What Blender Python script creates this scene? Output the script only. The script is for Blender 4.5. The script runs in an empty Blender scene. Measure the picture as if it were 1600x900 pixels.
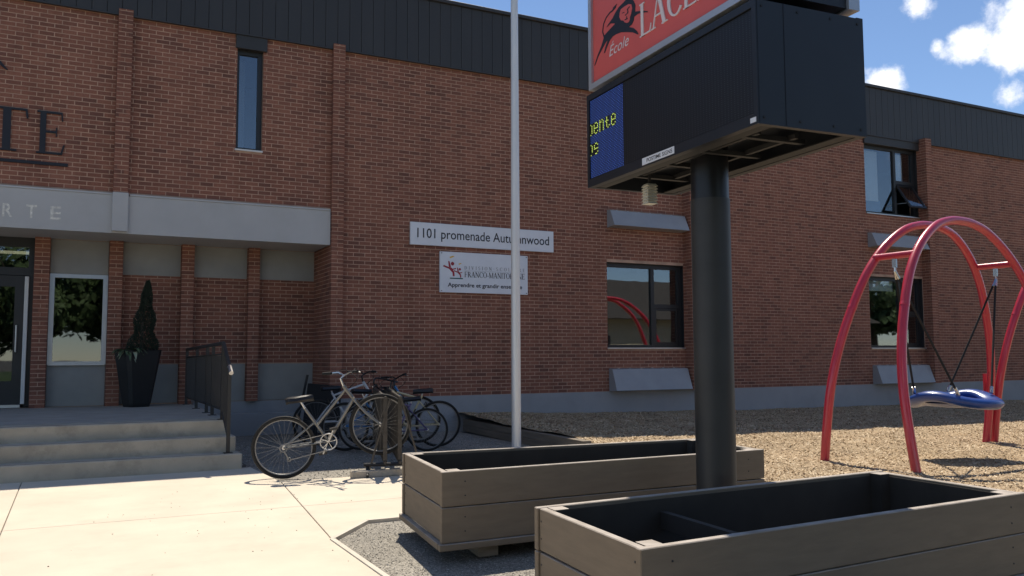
import bpy, math, random
from mathutils import Vector, Matrix, noise
R_ = math.radians
random.seed(7)
S = bpy.context.scene
COL = S.collection

# ------------------------------------------------------------------ camera
CAM_H = 1.3
yaw, pit, rol = R_(27.05), R_(4.53), R_(-0.26)
fw = Vector((math.sin(yaw)*math.cos(pit), math.cos(yaw)*math.cos(pit), math.sin(pit)))
rt = Vector((math.cos(yaw), -math.sin(yaw), 0)); up = rt.cross(fw)
r2 = rt*math.cos(rol)+up*math.sin(rol); u2 = up*math.cos(rol)-rt*math.sin(rol)
cd = bpy.data.cameras.new('camera'); cam = bpy.data.objects.new('camera', cd); COL.objects.link(cam)
m = Matrix.Identity(4)
for i in range(3):
    m[i][0] = r2[i]; m[i][1] = u2[i]; m[i][2] = -fw[i]
m[2][3] = CAM_H
cam.matrix_world = m
cd.sensor_width = 36; cd.lens = 1340/1600*36; cd.clip_end = 3000; cd.clip_start = 0.05
S.camera = cam

# ------------------------------------------------------------------ sky, sun, exposure
SX, SY = 0.27, 0.527                      # ground shadow runs (-SX,-SY) per metre of height
sun_el = math.atan(1/math.hypot(SX, SY)); sun_az = math.atan2(SX, SY)
W = bpy.data.worlds.new('World'); S.world = W; W.use_nodes = True
nt = W.node_tree; N = nt.nodes; K = nt.links
bg = N['Background']; bg.inputs['Strength'].default_value = 0.115
sky = N.new('ShaderNodeTexSky'); sky.sky_type = 'NISHITA'; sky.sun_disc = False
sky.sun_elevation = sun_el; sky.sun_rotation = sun_az
sky.altitude = 240; sky.air_density = 0.8; sky.dust_density = 0.0; sky.ozone_density = 3.0
def pix_dir(x, y):
    return (r2*(x-800)/1340+u2*(450-y)/1340+fw).normalized()
tc = N.new('ShaderNodeTexCoord')
def vmath(op, a, b=None):
    n = N.new('ShaderNodeVectorMath'); n.operation = op
    if hasattr(a, 'node'): K.new(a, n.inputs[0])
    else: n.inputs[0].default_value = a
    if b is not None:
        if hasattr(b, 'node'): K.new(b, n.inputs[1])
        else: n.inputs[1].default_value = b
    return n
def wmath(op, a, b=None, c=None, clamp=False):
    n = N.new('ShaderNodeMath'); n.operation = op; n.use_clamp = clamp
    for i, v in enumerate((a, b, c)):
        if v is None: continue
        if hasattr(v, 'node'): K.new(v, n.inputs[i])
        else: n.inputs[i].default_value = v
    return n.outputs[0]
dirv = tc.outputs['Generated']
nz = N.new('ShaderNodeTexNoise'); nz.inputs['Scale'].default_value = 7; nz.inputs['Detail'].default_value = 9; nz.inputs['Roughness'].default_value = 0.62
K.new(dirv, nz.inputs['Vector'])
nb = N.new('ShaderNodeTexNoise'); nb.inputs['Scale'].default_value = 2.3; nb.inputs['Detail'].default_value = 2
K.new(dirv, nb.inputs['Vector'])
field = wmath('MULTIPLY_ADD', nb.outputs['Fac'], 1.1, -0.60)         # broad cover everywhere
clouds = [((1580, 80), 40, 1.0), ((1520, 72), 27, .9), ((1580, 145), 34, 0.8), ((1372, 126), 24, 0.75), ((1440, 2), 22, 0.6), ((1640, 40), 62, 1.0), ((1720, 130), 90, 1.0),
          ((1350, 135), 22, .6), ((1468, 70), 12, .4)]
for (px, py), rad, wgt in clouds:
    c = pix_dir(px, py)
    dp = vmath('DOT_PRODUCT', dirv, tuple(c)).outputs['Value']
    ang = wmath('SQRT', wmath('MULTIPLY', wmath('SUBTRACT', 1.0, dp), 2.0))
    bl = wmath('MULTIPLY_ADD', ang, -wgt/(rad/1340*1.9), wgt)
    field = wmath('MAXIMUM', field, wmath('MULTIPLY', bl, 0.42))
clear = [((1250, 40), 330), ((760, 30), 250), ((1480, 160), 60), ((1420, 70), 45)]
dens = wmath('ADD', field, wmath('MULTIPLY_ADD', nz.outputs['Fac'], 1.15, -0.575))
cm = N.new('ShaderNodeMapRange'); cm.interpolation_type = 'SMOOTHSTEP'
cm.inputs['From Min'].default_value = 0.10; cm.inputs['From Max'].default_value = 0.26
K.new(dens, cm.inputs['Value'])
shd = N.new('ShaderNodeMapRange'); shd.inputs['From Min'].default_value = 0.2; shd.inputs['From Max'].default_value = 0.6
shd.inputs['To Min'].default_value = 9.5; shd.inputs['To Max'].default_value = 6.2
K.new(dens, shd.inputs['Value'])
cc = N.new('ShaderNodeCombineColor')
for i, k in enumerate((1.0, 1.0, 1.02)): K.new(wmath('MULTIPLY', shd.outputs['Result'], k), cc.inputs[i])
mx = N.new('ShaderNodeMix'); mx.data_type = 'RGBA'
K.new(cm.outputs['Result'], mx.inputs['Factor']); K.new(sky.outputs['Color'], mx.inputs[6]); K.new(cc.outputs['Color'], mx.inputs[7])
K.new(mx.outputs[2], bg.inputs['Color'])

sd = bpy.data.lights.new('sun', 'SUN'); sd.energy = 4.9; sd.angle = R_(0.53); sd.color = (1.0, 0.91, 0.77)
sun = bpy.data.objects.new('sun', sd); COL.objects.link(sun)
sun.rotation_euler = Vector((-SX, -SY, -1)).to_track_quat('-Z', 'Y').to_euler()
sun.location = (10, 30, 40)
S.view_settings.view_transform = 'Standard'; S.view_settings.look = 'None'
S.view_settings.gamma = 1; S.view_settings.exposure = 0.25
S.render.engine = 'CYCLES'
S.render.resolution_x = 1024; S.render.resolution_y = 576

# ------------------------------------------------------------------ materials
def newmat(name):
    M = bpy.data.materials.new(name); M.use_nodes = True
    return M, M.node_tree.nodes, M.node_tree.links, M.node_tree.nodes['Principled BSDF']
def ramp(n, stops):
    r = n.new('ShaderNodeValToRGB'); e = r.color_ramp.elements
    while len(e) < len(stops): e.new(0.5)
    for k, (p, c) in enumerate(stops): e[k].position = p; e[k].color = (*c, 1)
    return r
def mat(name, col, rough=0.7, metal=0.0, var=0.12, scale=6.0, bump=0.0, bscale=60.0, spec=None, coat=0.0, stretch=None, dirt=0.0, dirtcol=(.08, .07, .06), dscale=1.3):
    M, n, l, p = newmat(name)
    co = n.new('ShaderNodeTexCoord'); geo = n.new('ShaderNodeNewGeometry')
    src = geo.outputs['Position']
    if stretch:
        mp = n.new('ShaderNodeMapping'); mp.inputs['Scale'].default_value = stretch; l.new(src, mp.inputs['Vector']); src = mp.outputs['Vector']
    t = n.new('ShaderNodeTexNoise'); t.inputs['Scale'].default_value = scale; t.inputs['Detail'].default_value = 6; l.new(src, t.inputs['Vector'])
    a = tuple(c*(1-var) for c in col); b = tuple(min(1, c*(1+var)) for c in col)
    rp = ramp(n, [(0.3, a), (0.7, b)]); l.new(t.outputs['Fac'], rp.inputs['Fac'])
    out = rp.outputs['Color']
    if dirt > 0:
        t3 = n.new('ShaderNodeTexNoise'); t3.inputs['Scale'].default_value = dscale; t3.inputs['Detail'].default_value = 8; t3.inputs['Roughness'].default_value = .7; l.new(src, t3.inputs['Vector'])
        mr = n.new('ShaderNodeMapRange'); mr.inputs['From Min'].default_value = .5; mr.inputs['From Max'].default_value = .8; mr.inputs['To Max'].default_value = dirt
        l.new(t3.outputs['Fac'], mr.inputs['Value'])
        mm = n.new('ShaderNodeMix'); mm.data_type = 'RGBA'; mm.inputs[7].default_value = (*dirtcol, 1)
        l.new(mr.outputs['Result'], mm.inputs['Factor']); l.new(out, mm.inputs[6]); out = mm.outputs[2]
    l.new(out, p.inputs['Base Color'])
    p.inputs['Roughness'].default_value = rough; p.inputs['Metallic'].default_value = metal
    if spec is not None: p.inputs['Specular IOR Level'].default_value = spec
    if coat: p.inputs['Coat Weight'].default_value = coat; p.inputs['Coat Roughness'].default_value = .08
    if bump:
        t2 = n.new('ShaderNodeTexNoise'); t2.inputs['Scale'].default_value = bscale; t2.inputs['Detail'].default_value = 5; l.new(src, t2.inputs['Vector'])
        bp = n.new('ShaderNodeBump'); bp.inputs['Strength'].default_value = bump; bp.inputs['Distance'].default_value = .01
        l.new(t2.outputs['Fac'], bp.inputs['Height']); l.new(bp.outputs['Normal'], p.inputs['Normal'])
    return M
def emit(name, col, s):
    M, n, l, p = newmat(name); p.inputs['Base Color'].default_value = (*col, 1)
    p.inputs['Emission Color'].default_value = (*col, 1); p.inputs['Emission Strength'].default_value = s
    return M
def brickmat():
    M, n, l, p = newmat('brick_face')
    geo = n.new('ShaderNodeNewGeometry'); sep = n.new('ShaderNodeSeparateXYZ'); l.new(geo.outputs['Position'], sep.inputs[0])
    def mth(op, a, b=None):
        q = n.new('ShaderNodeMath'); q.operation = op
        for i, v in enumerate((a, b)):
            if v is None: continue
            if hasattr(v, 'node'): l.new(v, q.inputs[i])
            else: q.inputs[i].default_value = v
        return q.outputs[0]
    row = mth('FLOOR', mth('DIVIDE', mth('SUBTRACT', sep.outputs['Z'], BZ), BH))
    off = mth('MULTIPLY', mth('FLOORED_MODULO', row, 2.0), 0.5)
    cx = mth('FLOOR', mth('SUBTRACT', mth('DIVIDE', sep.outputs['X'], BL), off))
    cy = mth('FLOOR', mth('SUBTRACT', mth('DIVIDE', mth('ADD', sep.outputs['Y'], .03), BL), off))
    cb = n.new('ShaderNodeCombineXYZ'); l.new(cx, cb.inputs[0]); l.new(cy, cb.inputs[1]); l.new(row, cb.inputs[2])
    wn = n.new('ShaderNodeTexWhiteNoise'); wn.noise_dimensions = '3D'; l.new(cb.outputs[0], wn.inputs['Vector'])
    big = n.new('ShaderNodeTexNoise'); big.inputs['Scale'].default_value = .9; big.inputs['Detail'].default_value = 4; l.new(geo.outputs['Position'], big.inputs['Vector'])
    fac = mth('ADD', mth('MULTIPLY', wn.outputs['Value'], .8), mth('MULTIPLY', mth('SUBTRACT', big.outputs['Fac'], .4), .5))
    rp = ramp(n, [(0.0, (.150, .061, .043)), (.14, (.190, .077, .052)), (.34, (.232, .092, .060)), (.7, (.262, .104, .066)), (1.0, (.312, .132, .085))])
    l.new(fac, rp.inputs['Fac'])
    fine = n.new('ShaderNodeTexNoise'); fine.inputs['Scale'].default_value = 45; fine.inputs['Detail'].default_value = 6; l.new(geo.outputs['Position'], fine.inputs['Vector'])
    mm = n.new('ShaderNodeMix'); mm.data_type = 'RGBA'; mm.blend_type = 'MULTIPLY'; mm.inputs['Factor'].default_value = .55
    fr = ramp(n, [(.25, (.72, .70, .70)), (.75, (1.25, 1.25, 1.25))]); l.new(fine.outputs['Fac'], fr.inputs['Fac'])
    l.new(rp.outputs['Color'], mm.inputs[6]); l.new(fr.outputs['Color'], mm.inputs[7])
    mp = n.new('ShaderNodeMapping'); mp.inputs['Scale'].default_value = (2.6, 2.6, .45); l.new(geo.outputs['Position'], mp.inputs['Vector'])
    stn = n.new('ShaderNodeTexNoise'); stn.inputs['Scale'].default_value = 1.0; stn.inputs['Detail'].default_value = 7; stn.inputs['Roughness'].default_value = .65; l.new(mp.outputs['Vector'], stn.inputs['Vector'])
    sr = ramp(n, [(.32, (.78, .76, .75)), (.5, (1, 1, 1)), (.66, (1, 1, 1)), (.82, (1.28, 1.30, 1.32))]); l.new(stn.outputs['Fac'], sr.inputs['Fac'])
    m2 = n.new('ShaderNodeMix'); m2.data_type = 'RGBA'; m2.blend_type = 'MULTIPLY'; m2.inputs['Factor'].default_value = 1
    l.new(mm.outputs[2], m2.inputs[6]); l.new(sr.outputs['Color'], m2.inputs[7]); l.new(m2.outputs[2], p.inputs['Base Color'])
    p.inputs['Roughness'].default_value = .86
    bp = n.new('ShaderNodeBump'); bp.inputs['Strength'].default_value = .35; bp.inputs['Distance'].default_value = .004
    l.new(fine.outputs['Fac'], bp.inputs['Height']); l.new(bp.outputs['Normal'], p.inputs['Normal'])
    return M
BL, BH, BZ = 0.2, 0.0667, 0.60
def glassmat(name, tint=(.84, .88, .90), ior=2.5):
    M, n, l, p = newmat(name); n.remove(p)
    out = [k for k in n if k.type == 'OUTPUT_MATERIAL'][0]
    t = n.new('ShaderNodeBsdfTransparent'); t.inputs['Color'].default_value = (*tint, 1)
    g = n.new('ShaderNodeBsdfGlossy'); g.inputs['Roughness'].default_value = .015
    nn = n.new('ShaderNodeTexNoise'); nn.inputs['Scale'].default_value = 1.1
    geo = n.new('ShaderNodeNewGeometry'); l.new(geo.outputs['Position'], nn.inputs['Vector'])
    bp = n.new('ShaderNodeBump'); bp.inputs['Strength'].default_value = .05; bp.inputs['Distance'].default_value = .02
    l.new(nn.outputs['Fac'], bp.inputs['Height']); l.new(bp.outputs['Normal'], g.inputs['Normal'])
    dt = n.new('ShaderNodeVectorMath'); dt.operation = 'DOT_PRODUCT'; l.new(geo.outputs['Normal'], dt.inputs[0]); l.new(geo.outputs['Incoming'], dt.inputs[1])
    def mth(op, a, b=None):
        q = n.new('ShaderNodeMath'); q.operation = op
        for i, v in enumerate((a, b)):
            if v is None: continue
            if hasattr(v, 'node'): l.new(v, q.inputs[i])
            else: q.inputs[i].default_value = v
        return q.outputs[0]
    f0 = ((ior-1)/(ior+1))**2
    fac = mth('ADD', mth('MULTIPLY', mth('POWER', mth('SUBTRACT', 1.0, mth('ABSOLUTE', dt.outputs['Value'])), 5.0), 1-f0), f0)   # Schlick, the same from both sides
    x = n.new('ShaderNodeMixShader'); l.new(fac, x.inputs[0]); l.new(t.outputs[0], x.inputs[1]); l.new(g.outputs[0], x.inputs[2]); l.new(x.outputs[0], out.inputs[0])
    return M
def speckle(name, stops, scale, rough=.9, bump=.5, bd=.01, big=0.0):
    M, n, l, p = newmat(name); geo = n.new('ShaderNodeNewGeometry')
    v = n.new('ShaderNodeTexVoronoi'); v.inputs['Scale'].default_value = scale; l.new(geo.outputs['Position'], v.inputs['Vector'])
    sc = n.new('ShaderNodeSeparateColor'); l.new(v.outputs['Color'], sc.inputs[0])
    rp = ramp(n, stops); l.new(sc.outputs[0], rp.inputs['Fac']); out = rp.outputs['Color']
    t = n.new('ShaderNodeTexNoise'); t.inputs['Scale'].default_value = 1.4; t.inputs['Detail'].default_value = 6; l.new(geo.outputs['Position'], t.inputs['Vector'])
    fr = ramp(n, [(.3, (1-big,)*3), (.7, (1+big,)*3)]); l.new(t.outputs['Fac'], fr.inputs['Fac'])
    mm = n.new('ShaderNodeMix'); mm.data_type = 'RGBA'; mm.blend_type = 'MULTIPLY'; mm.inputs['Factor'].default_value = 1
    l.new(out, mm.inputs[6]); l.new(fr.outputs['Color'], mm.inputs[7]); l.new(mm.outputs[2], p.inputs['Base Color'])
    p.inputs['Roughness'].default_value = rough
    bp = n.new('ShaderNodeBump'); bp.inputs['Strength'].default_value = bump; bp.inputs['Distance'].default_value = bd; bp.invert = True
    l.new(v.outputs['Distance'], bp.inputs['Height']); l.new(bp.outputs['Normal'], p.inputs['Normal'])
    return M
def attrmat(name, stops, rough=.85):           # colour picked piece by piece from a stored random number
    M, n, l, p = newmat(name); a = n.new('ShaderNodeAttribute'); a.attribute_name = 'pick'
    rp = ramp(n, stops); l.new(a.outputs['Fac'], rp.inputs['Fac']); l.new(rp.outputs['Color'], p.inputs['Base Color'])
    p.inputs['Roughness'].default_value = rough
    return M
def ledmat():
    M, n, l, p = newmat('led_face'); co = n.new('ShaderNodeTexCoord'); sep = n.new('ShaderNodeSeparateXYZ'); l.new(co.outputs['UV'], sep.inputs[0])
    v = n.new('ShaderNodeTexVoronoi'); v.voronoi_dimensions = '2D'; v.inputs['Randomness'].default_value = 0; v.inputs['Scale'].default_value = 1
    l.new(co.outputs['UV'], v.inputs['Vector'])
    rp = ramp(n, [(.0, (.05, .052, .05)), (.16, (.03, .03, .03)), (.24, (.004, .004, .005)), (1, (.006, .006, .007))]); l.new(v.outputs['Distance'], rp.inputs['Fac']); l.new(rp.outputs['Color'], p.inputs['Base Color'])
    p.inputs['Roughness'].default_value = .45
    return M

MT = dict(
    brick=brickmat(), mortar=mat('mortar', (.46, .30, .215), .95, var=.2, scale=5, dirt=.5, dirtcol=(.26, .16, .11), dscale=2.2),
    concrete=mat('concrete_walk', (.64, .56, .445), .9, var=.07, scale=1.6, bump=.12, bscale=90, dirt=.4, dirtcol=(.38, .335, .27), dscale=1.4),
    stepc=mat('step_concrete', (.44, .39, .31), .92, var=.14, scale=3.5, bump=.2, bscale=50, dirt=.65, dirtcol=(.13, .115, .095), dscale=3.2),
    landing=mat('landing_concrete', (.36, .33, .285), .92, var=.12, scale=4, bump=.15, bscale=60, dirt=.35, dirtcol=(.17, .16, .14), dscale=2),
    plinth=mat('painted_plinth', (.31, .315, .325), .85, var=.08, scale=3, bump=.1, bscale=40, dirt=.35, dirtcol=(.17, .17, .17), dscale=1.5),
    stucco=mat('grey_panel', (.30, .295, .275), .9, var=.08, scale=3, bump=.12, bscale=120, dirt=.18, dirtcol=(.2, .19, .17), dscale=1.2),
    beam=mat('grey_beam_paint', (.46, .455, .448), .8, var=.05, scale=2, bump=.1, bscale=100, dirt=.2, dirtcol=(.3, .29, .27), dscale=1.5),
    fascia=mat('charcoal_metal', (.036, .034, .034), .5, metal=.1, var=.1, scale=2, stretch=(1, 1, .2)),
    dark=mat('dark_frame', (.018, .018, .019), .45, var=.1), black=mat('black_paint', (.010, .010, .012), .38, var=.1),
    signblack=mat('sign_cabinet_black', (.014, .0155, .019), .42, var=.12, scale=3), signgrey=mat('sign_underside', (.021, .020, .019), .6),
    alu=mat('aluminium', (.55, .55, .55), .38, metal=.85, var=.05), whitemetal=mat('white_metal', (.66, .66, .65), .5, var=.05),
    vent=mat('vent_hood_paint', (.33, .335, .345), .55, metal=.15, var=.05, scale=4, dirt=.2, dirtcol=(.2, .2, .2)),
    white=mat('sign_white', (.72, .74, .78), .5, var=.03), ink=mat('ink', (.012, .013, .02), .6), crimson=mat('crimson_ink', (.32, .02, .035), .6), gold=mat('gold_ink', (.75, .48, .08), .6), teal=mat('green_ink', (.02, .09, .09), .6), greyink=mat('grey_ink', (.2, .2, .22), .6),
    ghost=mat('letter_ghost', (.68, .66, .60), .9, var=.25, scale=22, dirt=.9, dirtcol=(.36, .35, .33), dscale=26),
    red=mat('sign_red', (.64, .105, .088), .45, var=.03), lettwhite=mat('sign_letter', (.70, .64, .64), .5, var=.02), silver=mat('silver_frame', (.48, .50, .53), .35, metal=.5, var=.04),
    wood=mat('brown_painted_wood', (.185, .145, .102), .78, var=.08, scale=5, bump=.12, bscale=14, stretch=(1, 1, 6), dirt=.3, dirtcol=(.115, .085, .06), dscale=3),
    shadewood=mat('shaded_inner_wood', (.046, .038, .030), .9, var=.15), soil=mat('soil', (.03, .027, .022), .95, var=.3, scale=20, bump=.6, bscale=30),  # inner wood darkened to carry the shade inside the planters
    timber=mat('weathered_timber', (.20, .165, .125), .88, var=.2, scale=8, bump=.35, bscale=30, stretch=(1, .2, 3)), pale=mat('pale_timber', (.42, .37, .30), .88, var=.15, scale=9, bump=.3, bscale=40),
    swing=mat('red_powdercoat', (.50, .024, .052), .3, var=.05, coat=.6), bluep=mat('blue_plastic', (.013, .055, .25), .34, var=.06, coat=.3), rope=mat('black_rope', (.012, .012, .012), .8), chrome=mat('bright_steel', (.55, .55, .56), .25, metal=1, var=.05),
    post=mat('post_paint', (.034, .033, .031), .5, var=.15, scale=4), pole=mat('flagpole_aluminium', (.70, .70, .70), .4, metal=.25, var=.04, stretch=(1, 1, .1)),
    rail=mat('railing_paint', (.030, .028, .027), .5, var=.15), rack=mat('rack_steel', (.062, .055, .048), .5, metal=.4, var=.25, scale=14),
    tyre=mat('tyre_rubber', (.009, .009, .009), .8), rim=mat('rim_alloy', (.22, .22, .22), .45, metal=.4), silverbike=mat('silver_bike_paint', (.19, .19, .185), .32, metal=.6, var=.05), whitebike=mat('white_bike_paint', (.55, .55, .56), .3, var=.03), bluebike=mat('blue_bike_paint', (.02, .16, .40), .3, coat=.4), cream=mat('cream_bike_paint', (.55, .48, .30), .35), violet=mat('violet_bike_paint', (.10, .08, .20), .35), darkbike=mat('dark_bike_paint', (.02, .02, .025), .4),
    pot=mat('black_resin_pot', (.012, .013, .014), .5), leaf=mat('conifer_foliage', (.022, .034, .020), .8, var=.35, scale=18), hosta=mat('hosta_leaf', (.075, .11, .05), .55, var=.2, scale=10), hostaedge=mat('pale_leaf', (.34, .36, .24), .6, var=.2), bark=mat('bark', (.10, .08, .06), .95, var=.3, scale=14, bump=.6, bscale=25), treeleaf=mat('tree_leaf', (.07, .12, .04), .7, var=.4, scale=5),
    glass=glassmat('window_glass'), doorglass=glassmat('door_glass', (.35, .38, .38), 2.3),
    room=mat('dim_interior', (.05, .05, .055), .9, var=.15), blind=mat('white_blind', (.62, .68, .70), .8, var=.04), bluecloth=mat('blue_interior', (.04, .14, .34), .8),
    asphalt=speckle('asphalt_lot', [(0, (.07, .069, .066)), (1, (.13, .127, .12))], 60, big=.15), 
    gravel=speckle('pea_gravel', [(0, (.13, .12, .10)), (.5, (.25, .23, .195)), (.85, (.36, .33, .28)), (1, (.52, .48, .41))], 120, bump=.5, bd=.008, big=.15),
    chipbase=speckle('chip_bed', [(0, (.20, .125, .062)), (.4, (.41, .29, .17)), (.8, (.59, .45, .275)), (1, (.72, .57, .38))], 75, bump=.9, bd=.02, big=.18),
    chip=attrmat('wood_chip', [(0, (.14, .085, .045)), (.22, (.37, .26, .15)), (.6, (.59, .45, .28)), (1, (.78, .65, .46))]),
    pebble=attrmat('pebble', [(0, (.12, .11, .09)), (.5, (.26, .24, .205)), (.85, (.40, .37, .315)), (1, (.60, .56, .49))]),
    litter=attrmat('litter', [(0, (.06, .05, .03)), (1, (.25, .2, .12))]),
    edging=mat('edging_concrete', (.60, .55, .46), .9, var=.08), kerb=mat('joint_sand', (.12, .10, .08), .95),
    siding=mat('pale_siding', (.52, .48, .34), .8, var=.1, scale=3, stretch=(.3, .3, 9)), shingle=mat('dark_shingle', (.05, .045, .04), .9, var=.2, scale=8), grass=mat('lawn', (.05, .085, .025), .9, var=.3, scale=3, bump=.6, bscale=80),
    led=ledmat(), bluedot=emit('blue_led', (.02, .06, .45), .4), whitedot=emit('pale_blue_led', (.08, .18, .60), .55), yellowdot=emit('yellow_led', (.62, .78, .14), .8), tube=emit('fluorescent_tube', (1, .85, .55), 1.6),
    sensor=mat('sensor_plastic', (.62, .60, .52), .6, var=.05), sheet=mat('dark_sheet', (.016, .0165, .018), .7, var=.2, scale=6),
)

def sunlit_worn_tops(M, col):  # paints sunlight into upward faces as paler wood, with patchy wear
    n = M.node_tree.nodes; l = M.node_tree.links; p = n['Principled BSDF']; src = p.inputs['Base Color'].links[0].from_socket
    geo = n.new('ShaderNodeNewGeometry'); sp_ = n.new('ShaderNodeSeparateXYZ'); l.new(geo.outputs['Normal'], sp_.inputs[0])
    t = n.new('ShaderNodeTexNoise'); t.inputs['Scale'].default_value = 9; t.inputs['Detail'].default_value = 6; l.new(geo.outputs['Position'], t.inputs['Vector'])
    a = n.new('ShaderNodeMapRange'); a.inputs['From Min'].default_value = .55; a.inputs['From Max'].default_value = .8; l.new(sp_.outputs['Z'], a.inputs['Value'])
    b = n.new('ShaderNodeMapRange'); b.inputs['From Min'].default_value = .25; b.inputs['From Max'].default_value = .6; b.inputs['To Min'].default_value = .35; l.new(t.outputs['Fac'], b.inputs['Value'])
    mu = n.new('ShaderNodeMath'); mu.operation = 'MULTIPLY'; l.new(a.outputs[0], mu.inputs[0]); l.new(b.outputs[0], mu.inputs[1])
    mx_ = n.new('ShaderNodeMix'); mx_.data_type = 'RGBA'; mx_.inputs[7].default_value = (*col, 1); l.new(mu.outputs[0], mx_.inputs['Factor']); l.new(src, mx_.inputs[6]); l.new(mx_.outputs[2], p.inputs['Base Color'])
sunlit_worn_tops(MT['wood'], (.44, .39, .34))
# ------------------------------------------------------------------ mesh helpers
class MB:
    def __init__(s): s.v = []; s.f = []; s.pick = []; s.uv = None
    def add(s, vs, fs, pk=None):
        b = len(s.v); s.v += [Vector(q) for q in vs]; s.f += [tuple(i+b for i in q) for q in fs]
        if pk is not None: s.pick += [pk]*len(fs)
        return s
    def box(s, x0, x1, y0, y1, z0, z1):
        return s.add([(x0,y0,z0),(x1,y0,z0),(x1,y1,z0),(x0,y1,z0),(x0,y0,z1),(x1,y0,z1),(x1,y1,z1),(x0,y1,z1)],
                     [(0,3,2,1),(4,5,6,7),(0,1,5,4),(1,2,6,5),(2,3,7,6),(3,0,4,7)])
    def hexa(s, p):                      # 8 corners, bottom ring then top ring
        return s.add(p, [(0,3,2,1),(4,5,6,7),(0,1,5,4),(1,2,6,5),(2,3,7,6),(3,0,4,7)])
    def bevbox(s, x0, x1, y0, y1, z0, z1, b=.006):
        ring = lambda d, z: [(x0+d,y0,z),(x1-d,y0,z),(x1,y0+d,z),(x1,y1-d,z),(x1-d,y1,z),(x0+d,y1,z),(x0,y1-d,z),(x0,y0+d,z)]
        inn = lambda z: [(x0+b,y0+b,z),(x1-b,y0+b,z),(x1-b,y0+b,z),(x1-b,y1-b,z),(x1-b,y1-b,z),(x0+b,y1-b,z),(x0+b,y1-b,z),(x0+b,y0+b,z)]
        vs = inn(z0)+ring(b, z0+b)+ring(b, z1-b)+inn(z1)
        fs = [tuple(reversed(range(8)))]
        for k in range(3):
            for i in range(8): fs.append((k*8+i, k*8+(i+1)%8, k*8+8+(i+1)%8, k*8+8+i))
        fs.append(tuple(range(24, 32)))
        return s.add(vs, fs)
    def bar(s, a, b, w, h=None, upv=(0,0,1)):
        a = Vector(a); b = Vector(b); d = (b-a).normalized(); h = h or w
        x = d.cross(Vector(upv))
        if x.length < 1e-4: x = d.cross(Vector((0,1,0)))
        x.normalize(); y = x.cross(d).normalized()
        r = lambda p: [p-x*w/2-y*h/2, p+x*w/2-y*h/2, p+x*w/2+y*h/2, p-x*w/2+y*h/2]
        return s.add(r(a)+r(b), [(0,1,2,3),(7,6,5,4),(0,4,5,1),(1,5,6,2),(2,6,7,3),(3,7,4,0)])
    def tube(s, pts, r, n=10, closed=False, cap=True):
        P = [Vector(p) for p in pts]; m_ = len(P)
        rr = r if isinstance(r, (list, tuple)) else [r]*m_
        T = []
        for i in range(m_):
            a = P[(i-1) % m_] if (closed or i > 0) else P[i]; b = P[(i+1) % m_] if (closed or i < m_-1) else P[i]
            T.append((b-a).normalized())
        nn = T[0].orthogonal().normalized(); vs = []
        for i in range(m_):
            nn = (nn-T[i]*nn.dot(T[i])); nn.normalize(); bb = T[i].cross(nn)
            for k in range(n):
                a = 2*math.pi*k/n; vs.append(P[i]+(nn*math.cos(a)+bb*math.sin(a))*rr[i])
        fs = []
        for i in range(m_ if closed else m_-1):
            j = (i+1) % m_
            for k in range(n): fs.append((i*n+k, i*n+(k+1) % n, j*n+(k+1) % n, j*n+k))
        if cap and not closed: fs += [tuple(reversed(range(n))), tuple(range((m_-1)*n, m_*n))]
        return s.add(vs, fs)
    def prism(s, poly, o, u, v, n, d, base=0.0):   # poly in (u,v), extruded along n from base to d
        o = Vector(o); u = Vector(u); v = Vector(v); n = Vector(n); k = len(poly)
        A = [o+u*a+v*b+n*base for a, b in poly]; B = [o+u*a+v*b+n*d for a, b in poly]
        return s.add(A+B, [tuple(range(k)), tuple(range(k, 2*k))]+[(i, (i+1) % k, k+(i+1) % k, k+i) for i in range(k)])
    def lathe(s, prof, c, n=24):
        vs = []; fs = []; c = Vector(c)
        for (r, z) in prof:
            for k in range(n): a = 2*math.pi*k/n; vs.append(c+Vector((r*math.cos(a), r*math.sin(a), z)))
        for i in range(len(prof)-1):
            for k in range(n): fs.append((i*n+k, i*n+(k+1) % n, (i+1)*n+(k+1) % n, (i+1)*n+k))
        fs += [tuple(reversed(range(n))), tuple(range((len(prof)-1)*n, len(prof)*n))]
        return s.add(vs, fs)
    def torus(s, c, ax, R, r, n=40, k=8):
        ax = Vector(ax).normalized(); a = ax.orthogonal().normalized(); b = ax.cross(a)
        return s.tube([Vector(c)+(a*math.cos(2*math.pi*i/n)+b*math.sin(2*math.pi*i/n))*R for i in range(n)], r, k, closed=True)
def mesh_from(mb, name, off=Vector((0, 0, 0)), smooth=False):
    me = bpy.data.meshes.new(name)
    me.from_pydata([tuple(q-off) for q in mb.v], [], mb.f)
    if mb.pick:
        at = me.attributes.new('pick', 'FLOAT', 'FACE'); at.data.foreach_set('value', mb.pick)
    me.validate()
    if smooth:
        me.polygons.foreach_set('use_smooth', [True]*len(me.polygons))
        try: me.set_sharp_from_angle(angle=R_(35))
        except Exception: pass
    me.update()
    return me
ORG = {}
def tag(o, label=None, cat=None, group=None, kind=None):
    for k, v in (('label', label), ('category', cat), ('group', group), ('kind', kind)):
        if v: o[k] = v
    return o
def thing(name, loc, label, cat, group=None, rot=None):
    o = bpy.data.objects.new(name, None); COL.objects.link(o); o.location = loc; o.empty_display_size = .1
    if rot: o.rotation_euler = rot
    ORG[o] = Vector(loc) if not rot else Vector((0, 0, 0))
    return tag(o, label, cat, group)
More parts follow.
